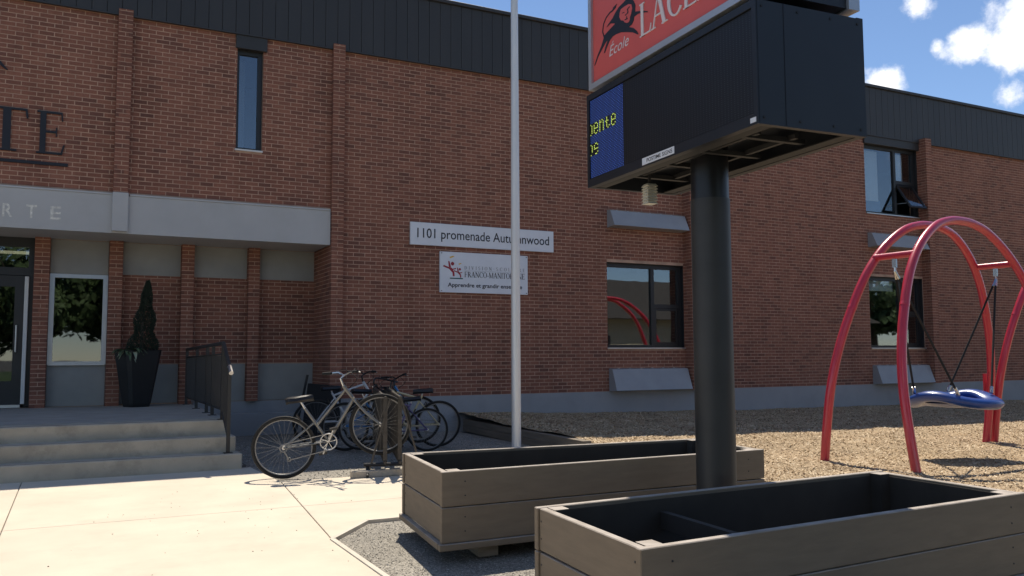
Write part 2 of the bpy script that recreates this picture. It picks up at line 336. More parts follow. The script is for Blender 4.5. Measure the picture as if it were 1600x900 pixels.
def obj(name, mb, m_, parent=None, label=None, cat=None, group=None, kind=None, smooth=False, fix=True):
    if parent is not None: off = ORG[parent]
    else:
        if mb.v:
            lo = [min(q[i] for q in mb.v) for i in range(3)]; hi = [max(q[i] for q in mb.v) for i in range(3)]
            off = Vector(((lo[0]+hi[0])/2, (lo[1]+hi[1])/2, lo[2]))
        else: off = Vector((0, 0, 0))
    me = mesh_from(mb, name, off, smooth)
    if fix and len(me.polygons) < 60000:
        import bmesh
        b = bmesh.new(); b.from_mesh(me); bmesh.ops.recalc_face_normals(b, faces=b.faces); b.to_mesh(me); b.free()
    me.materials.append(MT[m_] if isinstance(m_, str) else m_)
    o = bpy.data.objects.new(name, me); COL.objects.link(o)
    if parent is not None: o.parent = parent; ORG[o] = off
    else: o.location = off; ORG[o] = off
    return tag(o, label, cat, group, kind)
def inst(name, me, loc, parent, rot=None):
    o = bpy.data.objects.new(name, me); COL.objects.link(o); o.parent = parent; o.location = Vector(loc)-ORG[parent]
    if rot: o.rotation_euler = rot
    return o

# ------------------------------------------------------------------ lettering helpers
def stroke(a, b, w):
    a = Vector((*a, 0)); b = Vector((*b, 0)); d = (b-a).normalized(); n = Vector((-d.y, d.x, 0))*w/2
    return [(a+n)[:2], (b+n)[:2], (b-n)[:2], (a-n)[:2]]
def arc(cx, cy, rx, ry, a0, a1, thick, thin, n=16):
    out = []; inn = []
    for i in range(n+1):
        a = R_(a0+(a1-a0)*i/n); t = thin+(thick-thin)*abs(math.cos(a))
        out.append((cx+rx*math.cos(a), cy+ry*math.sin(a))); inn.append((cx+(rx-t)*math.cos(a), cy+(ry-min(t, thin*1.3))*math.sin(a)))
    return [[out[i], out[i+1], inn[i+1], inn[i]] for i in range(n)]
def rect(x0, y0, x1, y1): return [(x0, y0), (x1, y0), (x1, y1), (x0, y1)]
def serif_glyph(ch):
    T, t, sf = .135, .045, .035
    v = lambda x, sl=.07, sr=.07: [rect(x, 0, x+T, 1), rect(x-sl, 0, x+T+sr, sf), rect(x-sl, 1-sf, x+T+sr, 1)]
    if ch == 'I': return v(.08), .30
    if ch == 'L': return v(.08)+[rect(.2, 0, .6, t), [(.55, t), (.6, t), (.64, .24), (.61, .24)]], .68
    if ch == 'T': return [rect(.28, 0, .28+T, 1), rect(.18, 0, .52, sf), rect(.02, 1-t, .68, 1), [(.02, 1), (.06, 1), (.03, .78), (0, .78)], [(.64, 1), (.68, 1), (.70, .78), (.67, .78)]], .72
    if ch in 'EF':
        g = v(.08)+[rect(.2, 1-t, .58, 1), rect(.2, .50, .46, .50+t), [(.54, 1), (.58, 1), (.60, .80), (.57, .80)], [(.44, .42), (.47, .42), (.47, .63), (.44, .63)]]
        if ch == 'E': g += [rect(.2, 0, .58, t), [(.55, 0), (.60, 0), (.65, .23), (.62, .23)]]
        return g, .68
    if ch == 'A': return [stroke((.08, 0), (.36, 1), .05), stroke((.36, 1), (.66, 0), .15), rect(.2, .32, .52, .32+t), rect(-.02, 0, .2, sf), rect(.52, 0, .82, sf)], .82
    if ch == 'V': return [stroke((.08, 1), (.38, 0), .15), stroke((.66, 1), (.38, 0), .05), rect(-.04, 1-sf, .24, 1), rect(.54, 1-sf, .78, 1)], .76
    if ch == 'C': return arc(.42, .5, .40, .52, 40, 320, .15, .045, 26)+[[(.70, .70), (.735, .70), (.735, .98), (.71, .98)]], .80
    if ch == 'O': return arc(.42, .5, .40, .52, 0, 360, .15, .045, 32), .86
    if ch == 'D': return v(.08)+arc(.2, .5, .52, .5, -90, 90, .15, .045, 18), .80
    if ch == 'R': return v(.08)+arc(.22, .74, .34, .26, -90, 90, .13, .045, 12)+[stroke((.34, .5), (.68, 0), .14), rect(.58, 0, .8, sf)], .78
    if ch == 'B': return v(.08)+arc(.22, .76, .32, .24, -90, 90, .13, .045, 12)+arc(.22, .26, .40, .26, -90, 90, .14, .045, 12), .70
    if ch == 'N': return [rect(.1, 0, .15, 1), rect(.66, 0, .71, 1), stroke((.1, 1), (.69, 0), .14), rect(.0, 0, .25, sf), rect(.56, 1-sf, .81, 1), rect(.0, 1-sf, .2, 1)], .84
    if ch == 'M': return [rect(.1, 0, .15, 1), rect(.78, 0, .78+T, 1), stroke((.12, 1), (.47, .02), .13), stroke((.82, 1), (.47, .02), .05), rect(.0, 0, .25, sf), rect(.7, 0, 1.0, sf)], 1.02
    if ch == 'S': return arc(.30, .75, .25, .26, 30, 270, .12, .05, 14)+arc(.30, .25, .27, .26, -150, 90, .12, .05, 14), .62
    if ch == '-': return [rect(.04, .30, .32, .38)], .38
    if ch == '.': return [rect(.10, .42, .24, .58)], .36
    return [], .35
def serif_text(mb, txt, o, u, v, n, width, height, d=.003, gap=.05):
    x = 0; items = []
    for ch in txt:
        g, w = serif_glyph(ch); items.append((x, g)); x += w+gap
    sx = width/(x-gap); k = 0
    for x0, g in items:
        for poly in g:
            k += 1; mb.prism([((x0+a)*sx, b*height) for a, b in poly], o, u, v, n, d+(k % 9)*.00012)
    return mb
def font_text(mb, txt, o, u, v, n, width, height=None, d=.003, shear=0.0, bold=0.0):
    cu = bpy.data.curves.new('t', 'FONT'); cu.body = txt; cu.size = 1; cu.shear = shear; cu.offset = bold; cu.resolution_u = 4
    to = bpy.data.objects.new('t', cu); COL.objects.link(to)
    dg = bpy.context.evaluated_depsgraph_get(); me = bpy.data.meshes.new_from_object(to.evaluated_get(dg))
    xs = [q.co.x for q in me.vertices]; ys = [q.co.y for q in me.vertices]
    s = width/(max(xs)-min(xs)); x0 = min(xs)
    sy = s if height is None else height/(max(ys)-min(ys)); y0 = min(ys) if height else 0
    o = Vector(o); u = Vector(u); v = Vector(v); n = Vector(n)
    vs = [o+u*((q.co.x-x0)*s)+v*((q.co.y-y0)*sy)+n*d for q in me.vertices]
    mb.add(vs, [tuple(p.vertices) for p in me.polygons])
    bpy.data.objects.remove(to); bpy.data.curves.remove(cu); bpy.data.meshes.remove(me)
    return mb

XU, ZU, FN = (1, 0, 0), (0, 0, 1), (0, -1, 0)

# ================================================================== GROUND
def sheet(name, poly, z, m_, label=None, kind='structure', parent=None):
    mb = MB(); mb.add([(x, y, z) for x, y in poly], [tuple(range(len(poly)))])
    return obj(name, mb, m_, parent, kind=kind if parent is None else None, label=label, fix=False)
sheet('ground', [(-400, -400), (400, -400), (400, 400), (-400, 400)], -.04, 'asphalt')
sheet('lawn', [(-60, -60), (80, -60), (80, -9), (-60, -9)], -.03, 'grass')
# concrete walk, cast slab by slab with tooled joints
walk = sheet('concrete_walk', [(-14, 1.6), (1.69, 1.6), (1.69, 6.15), (2.12, 6.70), (6.0, 6.72), (6.0, 9.22), (1.92, 9.22), (1.92, 11.2), (-14, 11.2)], -.012, 'kerb')
def slab(poly, z=0.0):
    mb = MB(); k = len(poly); cx = sum(p[0] for p in poly)/k; cy = sum(p[1] for p in poly)/k
    g = .004; e = .005
    def ins(d): 
        o = []
        for i in range(k):
            p0 = Vector((*poly[i-1], 0)); p1 = Vector((*poly[i], 0)); p2 = Vector((*poly[(i+1) % k], 0))
            a = (p1-p0).normalized(); b = (p2-p1).normalized(); na = Vector((-a.y, a.x, 0)); nb_ = Vector((-b.y, b.x, 0))
            mlt = d/max(.3, 1+na.dot(nb_)); o.append(p1+(na+nb_)*mlt)
        return o
    A = ins(g); B = ins(g+e)
    mb.add([(p.x, p.y, z-.012) for p in A]+[(p.x, p.y, z-.004) for p in A]+[(p.x, p.y, z) for p in B],
           [(i, (i+1) % k, k+(i+1) % k, k+i) for i in range(k)]+[(k+i, k+(i+1) % k, 2*k+(i+1) % k, 2*k+i) for i in range(k)]+[tuple(range(2*k, 3*k))])
    return obj('slab', mb, 'concrete', walk, fix=False)
ys = [1.6, 4.63, 7.63, 10.6]
xsx = [-9.0, -6.1, -3.3, -.44, 1.69]
for j in range(len(ys)-1):
    for i in range(len(xsx)-1):
        x0, x1, y0, y1 = xsx[i], xsx[i+1], ys[j], ys[j+1]
        if i == len(xsx)-2 and y1 == 7.63: slab([(x0, y0), (x1, y0), (x1, 6.15), (1.83, 7.63), (x0, y1)])
        elif i == len(xsx)-2 and y1 == 10.6: slab([(x0, y0), (1.83, y0), (1.98, 9.22), (1.92, 10.6), (x0, y1)])
        else: slab([(x0, y0), (x1, y0), (x1, y1), (x0, y1)])
slab([(1.69, 6.15), (2.12, 6.70), (3.0, 6.72), (3.0, 7.63), (1.83, 7.63)])
slab([(1.83, 7.63), (3.0, 7.63), (3.1, 9.22), (1.98, 9.22)])
slab([(3.0, 6.72), (5.9, 6.74), (5.9, 7.63), (3.0, 7.63)]); slab([(3.0, 7.63), (5.9, 7.63), (5.9, 9.22), (3.1, 9.22)])
# gravel beds
sheet('gravel_bed', [(1.69, 1.6), (6.05, 1.6), (6.05, 6.71), (2.13, 6.69), (1.69, 6.14)], -.018, 'gravel')
sheet('bicycle_gravel', [(1.78, 9.2), (6.05, 9.2), (6.05, 15.2), (1.78, 15.2)], -.016, 'gravel')
# slim edging strip round the near gravel
eg = MB()
for a, b in (((1.69, 1.6, -.006), (1.69, 6.15, -.006)), ((1.69, 6.15, -.006), (2.12, 6.70, -.006)), ((2.12, 6.70, -.006), (5.95, 6.72, -.006))): eg.bar(a, b, .035, .03)
obj('gravel_edging', eg, 'edging', None, 'thin pale edging strip bending round the gravel bed under the planters', 'edging')
# wood-chip play surface (sloping bed)
def chz(x, y):
    ss = lambda a, b, t: (lambda q: q*q*(3-2*q))(max(0, min(1, (t-a)/(b-a))))
    return .035+.19*math.exp(-max(0, x-6)/4.2)*ss(7, 11, y)+.09*ss(11.8, 14.1, y)*(.55+.45*math.exp(-max(0, x-6)/8))+.024*noise.noise(Vector((x*1.3, y*1.3, 0)))+.012*noise.noise(Vector((x*4, y*4, 3)))+.006*noise.noise(Vector((x*11, y*11, 5)))-.05*math.exp(-((x-9.85)**2+(y-7.15)**2)/.9)
cb = MB(); nx, ny = 360, 260; X0, X1, Y0, Y1 = 6.08, 40.0, 1.2, 14.2
gx = lambda i: X0+(X1-X0)*(i/nx)**1.6
for j in range(ny+1):
    for i in range(nx+1): x = gx(i); y = Y0+(Y1-Y0)*j/ny; cb.v.append(Vector((x, y, chz(x, y))))
cb.f = [(j*(nx+1)+i, j*(nx+1)+i+1, (j+1)*(nx+1)+i+1, (j+1)*(nx+1)+i) for j in range(ny) for i in range(nx)]
obj('play_surface', cb, 'chipbase', kind='structure', smooth=True, fix=False)
ch = MB()
for k in range(120000):
    d = random.random()**.7; x = 6.12+16*random.random()**1.25; y = 3.2+10.9*random.random()
    L = random.uniform(.008, .024); w = random.uniform(.0035, .009); a = random.uniform(0, math.pi); tl = random.uniform(-.5, .5); ro = random.uniform(-.4, .4)
    z = chz(x, y)+.004
    u = Vector((math.cos(a)*math.cos(tl), math.sin(a)*math.cos(tl), math.sin(tl))); v = Vector((-math.sin(a), math.cos(a), ro)).normalized()
    c = Vector((x, y, z+abs(math.sin(tl))*L*.4)); b = len(ch.v)
    ch.v += [c-u*L-v*w, c+u*L-v*w*.6, c+u*L+v*w*.7, c-u*L+v*w]; ch.f.append((b, b+1, b+2, b+3)); ch.pick.append(max(0, min(1, random.random()*.75+.35*(noise.noise(Vector((x*3, y*3, 9)))+.35))))
obj('loose_wood_chips', ch, 'chip', None, 'loose tan wood chips spread over the playground bed', 'wood chips', kind='stuff', fix=False)
pb = MB(); octf = [(0,2,4),(2,1,4),(1,3,4),(3,0,4),(2,0,5),(1,2,5),(3,1,5),(0,3,5)]
def pebble(x, y, z, r, mb):
    a, b2, c = r*random.uniform(.7, 1.3), r*random.uniform(.7, 1.3), r*random.uniform(.45, .8); q = random.uniform(0, 3); cs, sn = math.cos(q), math.sin(q)
    mb.add([(x+a*cs, y+a*sn, z), (x-a*cs, y-a*sn, z), (x-b2*sn, y+b2*cs, z), (x+b2*sn, y-b2*cs, z), (x, y, z+c), (x, y, z-c*.5)], octf, random.random())
for k in range(16000):
    x = random.uniform(1.73, 5.9); y = random.uniform(3.0, 6.66)
    if x < 2.13 and y > 6.12+(x-1.69)*1.27: continue
    pebble(x, y, -.016, random.uniform(.003, .0075), pb)
for k in range(5000): pebble(random.uniform(1.85, 5.9), random.uniform(9.24, 13.8), -.012, random.uniform(.005, .012), pb)
obj('loose_pebbles', pb, 'pebble', None, 'loose grey pebbles covering the gravel under planters and bicycles', 'pebbles', kind='stuff', fix=False)
lt = MB()
for k in range(95):
    x = random.uniform(-.9, 2.4); y = random.uniform(5.2, 9.1)
    if k > 70: x = random.gauss(1.25, .45); y = random.gauss(7.0, .6)
    if x > 1.62 and y < 7.6: continue
    pebble(x, y, .001, random.uniform(.0025, .007), lt)
obj('ground_litter', lt, 'litter', None, 'small dark crumbs of leaf and grit scattered on the sunlit walk', 'litter', kind='stuff', fix=False)

# ================================================================== SCHOOL BUILDING
YF = 14.16; XL, XR = -7.0, 34.0
bld = thing('school_building', (8, YF, 0), 'two-storey red brick school with charcoal metal roof band and recessed entrance', 'building')
WZ1 = 6.60
op_up = [(2.23, 2.645, 4.66, 6.36)]                       # slim upper window
wins = []
for x0 in (9.335, 16.705, 24.07):
    wins += [(x0, x0+1.885, 1.457, 3.147), (x0, x0+1.865, 4.672, 6.36)]
openings = op_up+wins
RXR = 3.79                                               # recess ends here
def wall_cells(x0, x1, z0, z1, ops):
    xs = sorted({x0, x1, *[c for o in ops for c in o[:2] if x0 < c < x1]}); zs = sorted({z0, z1, *[c for o in ops for c in o[2:] if z0 < c < z1]})
    for i in range(len(xs)-1):
        for j in range(len(zs)-1):
            cx = (xs[i]+xs[i+1])/2; cz = (zs[j]+zs[j+1])/2
            if not any(o[0] < cx < o[1] and o[2] < cz < o[3] for o in ops): yield xs[i], xs[i+1], zs[j], zs[j+1]
REC = .003
wm = MB()
for c in wall_cells(XL, RXR, 3.77, WZ1, openings): wm.box(c[0], c[1], YF+REC, YF+.26, c[2], c[3])
for c in wall_cells(RXR+.008, XR, BZ, WZ1, openings): wm.box(c[0], c[1], YF+REC, YF+.26, c[2], c[3])
wall = obj('brick_wall', wm, 'mortar', bld)
# --- bricks
full = MB(); full.box(-.094, .094, 0, .02, .006, BH-.006); full_me = mesh_from(full, 'brick'); full_me.materials.append(MT['brick'])
bricks = MB(); singles = []
def lay(x0, x1, z0, z1, Y, ops=(), collect=False, half=False):
    r0 = math.floor((z0-BZ)/BH+1e-6); r1 = math.ceil((z1-BZ)/BH-1e-6)
    for r in range(r0, r1):
        za = max(z0, BZ+r*BH+.006); zb = min(z1, BZ+(r+1)*BH-.006)
        if zb-za < .012: continue
        off = .5*(r % 2); c0 = math.floor(x0/BL-off)
        segs = []
        if half:
            segs = [(x0+.002, x1-.002)] if r % 2 else [(x0+.002, (x0+x1)/2-.005), ((x0+x1)/2+.005, x1-.002)]
        else:
            for c in range(c0, math.ceil(x1/BL)+1):
                a = (c+off)*BL+.006; b = a+BL-.012
                segs.append((max(a, x0), min(b, x1)))
        for a, b in segs:
            if b-a < .015: continue
            parts = [(a, b)]
            for o in ops:
                if zb > o[2] and za < o[3]:
                    np_ = []
                    for p, q in parts:
                        if q <= o[0] or p >= o[1]: np_.append((p, q))
                        else:
                            if p < o[0]: np_.append((p, o[0]))
                            if q > o[1]: np_.append((o[1], q))
                    parts = np_
            for p, q in parts:
                if q-p < .012: continue
                j = random.uniform(-.0012, .0012)
                if collect and q-p > .187 and zb-za > .054: singles.append(((p+q)/2, Y+j, BZ+r*BH))
                else: bricks.add([(p,Y+j,za),(q,Y+j,za),(q,Y+j,zb),(p,Y+j,zb),(p,Y+.03,za),(q,Y+.03,za),(q,Y+.03,zb),(p,Y+.03,zb)], [(0,1,2,3),(1,5,6,2),(4,0,3,7),(3,2,6,7),(4,5,1,0)])
def lay_side(X, y0, y1, z0, z1, sgn):                    # bricks on a face turned to -X (sgn=-1) or +X
    r0 = math.floor((z0-BZ)/BH+1e-6); r1 = math.ceil((z1-BZ)/BH-1e-6)
    for r in range(r0, r1):
        za = max(z0, BZ+r*BH+.006); zb = min(z1, BZ+(r+1)*BH-.006)
        if zb-za < .012: continue
        off = .5*(r % 2); c = math.floor(y0/BL-off)
        while (c+off)*BL-.03 < y1:
            a = max(y0, (c+off)*BL-.03+.005); b = min(y1, (c+off)*BL-.03+BL-.005); c += 1
            if b-a < .012: continue
            xi = X-sgn*.03
            bricks.add([(X,a,za),(X,b,za),(X,b,zb),(X,a,zb),(xi,a,za),(xi,b,za),(xi,b,zb),(xi,a,zb)], [(0,1,2,3),(1,5,6,2),(4,0,3,7),(3,2,6,7),(4,5,1,0)])
PIL = [(.455, .665, 3.77, 6.63, .10), (3.79, 4.0, .60, 6.63, .10), (11.24, 11.46, .60, 6.63, .24), (18.60, 18.82, .60, 6.63, .24), (25.98, 26.2, .6, 6.63, .24)]
pil_ops = openings+[(p[0], p[1], p[2], p[3]) for p in PIL]
lay(-1.25, .455, 3.79, WZ1, YF, pil_ops, collect=True)
lay(XL, -1.25, 3.79, WZ1, YF, pil_ops)
lay(.455, RXR, 3.79, WZ1, YF, pil_ops); lay(RXR, 27, BZ+.003, WZ1, YF, pil_ops)
singles.sort(key=lambda q: (q[0]**2+q[1]**2+(q[2]-1.3)**2) if q[0] > -1.02 else 1e9)
for k, q in enumerate(singles):
    if k < 300: inst('brick', full_me, q, wall)
    else: bricks.box(q[0]-.094, q[0]+.094, q[1], q[1]+.02, q[2]+.006, q[2]+BH-.006)
for (a, b, z0, z1, d) in PIL:
    pm = MB(); pm.box(a+.006, b-.006, YF-d+REC, YF+REC+.05, z0, z1)
    obj('pilaster', pm, 'mortar', bld)
    lay(a, b, z0, z1, YF-d, half=True)
    lay_side(a, YF-d+.032, YF, z0, z1, -1); lay_side(b, YF-d+.032, YF, z0, z1, 1)
# --- recess with piers, grey panels, brick infill
YR, YP = 15.20, 15.05
rw = MB(); PANE = (-.365, .467, 1.19, 2.62); DOOR = (-3.0, -.58, .54, 3.17)
for c in wall_cells(XL, RXR+.2, .3, 3.17, [PANE, DOOR]): rw.box(c[0], c[1], YR+REC+.002, YR+.2, c[2], c[3])
obj('recess_wall', rw, 'mortar', bld)
PIERS = [(-.58, -.365), (.467, .67), (1.555, 1.755), (2.63, 2.82)]
for a, b in PIERS:
    pm = MB(); zb = .54 if a < 1.6 else .56
    pm.box(a+.006, b-.006, YP+REC, YR+REC, zb, 3.17); obj('pier', pm, 'mortar', bld)
    lay(a, b, zb, 3.17, YP, half=True); lay_side(a, YP+.032, YR, zb, 3.17, -1); lay_side(b, YP+.032, YR, zb, 3.17, 1)
for a, b in ((.67, 1.555), (1.755, 2.63), (2.82, 3.79)):
    lay(a, b, 1.19, 2.64, YR)
    for z0, z1 in ((.56, 1.19), (2.64, 3.165)):
        gm = MB(); gm.bevbox(a+.004, b-.004, YR-.006, YR+.006, z0+.002, z1-.002, .003); obj('grey_panel', gm, 'stucco', bld)
for z0, z1 in ((.545, 1.19), (2.62, 3.165)):
    gm = MB(); gm.bevbox(-.361, .463, YR-.006, YR+.006, z0+.002, z1-.002, .003); obj('grey_panel', gm, 'stucco', bld)
rt_ = MB(); rt_.box(RXR+REC, RXR+.2, YF+.262, YR+.2, 0, 3.17); rt_.box(RXR+REC, RXR+.2, YF+REC+.004, YF+.258, BZ-.02, 3.76); obj('return_wall', rt_, 'mortar', bld)
lay_side(RXR, YF+.004, YR, .60, 3.17, -1)
obj('brick_courses', bricks, 'brick', bld, kind='stuff', fix=False)
# plinths
pm = MB(); pm.box(3.80, XR, YF-.03, YF+.26, -.1, BZ); pm.box(1.79, 3.798, YR-.03, YR+.2, -.1, .555); obj('plinth', pm, 'plinth', bld)
pm = MB(); pm.bevbox(1.785, 3.785, YR-.19, YR-.032, -.1, .36, .012); pm.box(3.782, 3.83, YF-.12, YR-.03, -.1, .598); obj('footing_ledge', pm, 'plinth', bld)
# canopy beam
bm = MB(); bm.box(XL, .452, YF-.05, YR+.2, 3.17, 3.745); bm.box(.452, .692, YF-.05, YR+.2, 3.172, 3.743); bm.box(.692, 3.783, YF-.05, YR+.2, 3.17, 3.745)
beam = obj('canopy_beam', bm, 'beam', bld)
for a, b in ((XL, .45), (.69, 3.783)):
    tm = MB(); tm.bevbox(a, b, YF-.062, YF+.1, 3.747, 3.777, .004); obj('drip_cap', tm, 'beam', beam)
tm = MB(); tm.bevbox(.45, .672, YF-.12, YF-.052, 3.195, 3.785, .006); obj('beam_cover', tm, 'whitemetal' if False else 'beam', beam)
# white ghost lettering left on the beam
for ch_, xx, ww in (('R', -.967, .125), ('T', -.673, .136), ('E', -.363, .139)):
    lm = MB(); font_text(lm, ch_, (xx, YF-.05, 3.32), XU, ZU, FN, ww, .195, .004, bold=.012); obj('letter', lm, 'ghost', bld, label='worn white capital %s left on the grey beam' % ch_)
# black raised lettering on the upper wall
for ch_, xx, ww in (('T', -1.225, .55), ('E', -.585, .39)):
    lm = MB(); serif_text(lm, ch_, (xx, YF, 4.29), XU, ZU, FN, ww, .635, .03); obj('letter', lm, 'ink', bld, label='black serif capital %s on the upper brick wall' % ch_)
lm = MB(); lm.bevbox(-4.2, -.158, YF-.025, YF, 4.122, 4.168, .003); obj('letter_underline', lm, 'ink', bld)
lm = MB(); lm.prism([(-1.3, 5.66), (-1.16, 5.64), (-1.07, 5.585), (-.975, 5.47), (-1.0, 5.475), (-1.09, 5.545), (-1.18, 5.59), (-1.3, 5.61)], (0, YF, 0), XU, ZU, FN, .03); obj('emblem_stroke', lm, 'ink', bld)
# metal roof band, one panel after another, then the cap
pn = MB(); pw = .21
pn.add([(0,.012,0),(.010,-.003,0),(.020,-.003,0),(.028,0,0),(pw,0,0),(pw,.012,0),(0,.012,1),(.010,-.003,1),(.020,-.003,1),(.028,0,1),(pw,0,1),(pw,.012,1)],
       [(0,1,7,6),(1,2,8,7),(2,3,9,8),(3,4,10,9),(0,5,4,3,2,1),(6,7,8,9,10,11)])
pn_me = mesh_from(pn, 'roof_panel'); pn_me.materials.append(MT['fascia'])
fb = MB(); fb.box(XL, XR, YF-.055, YF+.3, 6.56, 7.74); band = obj('roof_band', fb, 'fascia', bld)
x = -1.6
while x < 27:
    o = inst('roof_panel', pn_me, (x, YF-.068+random.uniform(-.001, .001), 6.548), band); o.scale = (1, 1, 1.172); x += pw
cm_ = MB(); cm_.bevbox(XL, XR, YF-.115, YF+.35, 7.722, 7.79, .006); obj('cap_flashing', cm_, 'fascia', band)
cm_ = MB(); cm_.box(XL, XR, YF-.075, YF-.03, 6.535, 6.559); obj('drip_edge', cm_, 'fascia', band)
# body behind the walls
cr = MB(); cr.box(XL, XR, 17.2, 26, 0, 7.72); cr.box(XL, XR, YF+.27, 17.2, 6.62, 7.72); cr.box(XL, XR, YF+.27, 17.2, 3.78, 3.95); cr.box(XL-.3, XL, YF, 26, 0, 7.72); cr.box(XR, XR+.3, YF, 26, 0, 7.72); cr.box(XL, XR, YR+.21, 17.2, .2, .5)
obj('building_body', cr, 'room', bld)
# --- windows
def window_big(x0, x1, z0, z1, upper, opened, blinds):
    Yw = YF+.12; fr = .055
    mb = MB(); xm = x0+(x1-x0)*.615; zm = z0+(z1-z0)*.50
    mb.box(x0, x1, Yw-.03, Yw+.05, z1-fr*1.6, z1); mb.box(x0, x1, Yw-.03, Yw+.05, z0, z0+fr)
    mb.box(x0, x0+.03, Yw-.031, Yw+.051, z0, z1); mb.box(x1-fr*1.5, x1, Yw-.031, Yw+.051, z0, z1)
    mb.box(xm-.04, xm+.04, Yw-.032, Yw+.052, z0, z1); mb.box(xm+.04, x1-fr*1.5, Yw-.029, Yw+.049, zm-.04, zm+.04)
    w = obj('window', mb, 'dark', bld)
    rv = MB(); rv.box(x0-.001, x0+.004, YF+.012, Yw-.03, z0, z1); rv.box(x1-.004, x1+.001, YF+.012, Yw-.03, z0, z1); rv.box(x0, x1, YF+.012, Yw-.03, z1-.004, z1+.001); obj('reveal', rv, 'dark', w)
    for a, b, c, d in ((x0+.03, xm-.04, z0+fr, z1-fr*1.6), (xm+.04, x1-fr*1.5, zm+.04, z1-fr*1.6)):
        g = MB(); g.box(a, b, Yw+.005, Yw+.012, c, d); obj('pane', g, 'glass', w)
    # vent sash
    a, b, c, d = xm+.045, x1-fr*1.5-.005, z0+fr+.005, zm-.045
    s = MB(); ang = R_(33) if opened else 0
    def T(p):
        if not opened: return (p[0], Yw-.02+p[1], p[2])
        dy = p[1]; dz = p[2]-d
        return (p[0], Yw-.02+dy*math.cos(ang)+dz*math.sin(ang), d+dz*math.cos(ang)-dy*math.sin(ang))
    def bx(mbx, X0, X1, Ya, Yb, Z0, Z1): mbx.hexa([T(p) for p in ((X0,Ya,Z0),(X1,Ya,Z0),(X1,Yb,Z0),(X0,Yb,Z0),(X0,Ya,Z1),(X1,Ya,Z1),(X1,Yb,Z1),(X0,Yb,Z1))])
    e = .05
    bx(s, a, b, 0, .04, c, c+e); bx(s, a, b, 0, .04, d-e, d); bx(s, a, a+e, .001, .039, c+e, d-e); bx(s, b-e, b, .001, .039, c+e, d-e)
    sash = obj('sash', s, 'dark', w)
    g = MB(); bx(g, a+e, b-e, .015, .022, c+e, d-e); obj('pane', g, 'glass', sash)
    if opened:
        st = MB(); st.bar((a+.01, Yw+.0, c+.25), T((a+.01, 0, c+.12)), .012); st.bar((b-.01, Yw+.0, c+.25), T((b-.01, 0, c+.12)), .012); obj('stay', st, 'alu', sash)
    sl = MB(); sl.bevbox(x0-.01, x1+.01, YF-.035, Yw-.02, z0-.028, z0-.002, .003); obj('sill', sl, 'alu', w)
    if blinds == 1:
        q = MB(); q.box(x0+.04, x0+.72, Yw+.12, Yw+.13, z0+.35, z1-.1); obj('blind', q, 'blind', w)
        q = MB(); q.box(x0+.03, x0+1.0, Yw+.3, Yw+.34, z0, z0+.42); obj('interior_board', q, 'bluecloth', w)
        q = MB(); q.box(xm+.06, x1-.25, Yw+.12, Yw+.13, zm+.05, z1-.1); obj('blind', q, 'bluecloth' if False else 'blind', w)
    elif blinds == 2:
        q = MB(); q.box(x0+.04, xm-.06, Yw+.12, Yw+.13, z1-.32, z1-.08); obj('blind', q, 'blind', w)
for k, (a, b, c, d) in enumerate(wins): window_big(a, b, c, d, k % 2, k == 3, 1 if k == 3 else (2 if k == 2 else 0))
# slim window
def slim():
    x0, x1, z0, z1 = 2.23, 2.645, 4.66, 6.36; Yw = YF+.10
    mb = MB(); mb.box(x0, x0+.045, Yw-.03, Yw+.05, z0, z1); mb.box(x1-.075, x1, Yw-.03, Yw+.05, z0, z1); mb.box(x0+.045, x1-.075, Yw-.029, Yw+.049, z0, z0+.04); mb.box(x0+.045, x1-.075, Yw-.029, Yw+.049, z1-.11, z1)
    w = obj('window', mb, 'dark', bld)
    g = MB(); g.box(x0+.045, x1-.075, Yw+.005, Yw+.012, z0+.04, z1-.11); obj('pane', g, 'glass', w)
    s = MB(); s.bevbox(x0-.015, x1+.01, YF-.03, Yw-.02, z0-.03, z0-.003, .003); obj('sill', s, 'whitemetal', w)
    h = MB(); h.bevbox(x0-.03, x1+.05, YF-.05, YF+.06, 6.315, 6.55, .004); obj('head_flashing', h, 'fascia', w)
    q = MB(); q.box(x0, x0+.24, YF+.7, YF+.75, z0, z1); obj('interior_board', q, 'vent', w)
slim()
for x0 in (9.335, 16.705):
    h = MB(); h.bevbox(x0-.03, x0+1.9, YF-.05, YF+.06, 6.345, 6.552, .004); obj('head_flashing', h, 'fascia', bld)
# ventilation hoods with sloping fronts
for x0 in (9.335, 16.705):
    for z0, z1 in ((3.83, 4.165), (.60, 1.03)):
        a, b = x0+.02, x0+1.86; d0, d1 = .12, .27
        v = MB(); v.hexa([(a, YF-d1, z0+.02), (b, YF-d1, z0+.02), (b, YF+.0, z0), (a, YF+.0, z0), (a, YF-d0, z1), (b, YF-d0, z1), (b, YF+.0, z1+.015), (a, YF+.0, z1+.015)])
        vh = obj('vent_hood', v, 'vent', bld)
        s = MB()
        for q in range(6): s.box(a+.2+q*.27, a+.235+q*.27, YF-.03, YF, z1+.010, z1+.022)
        obj('fixing_clips', s, 'alu', vh)
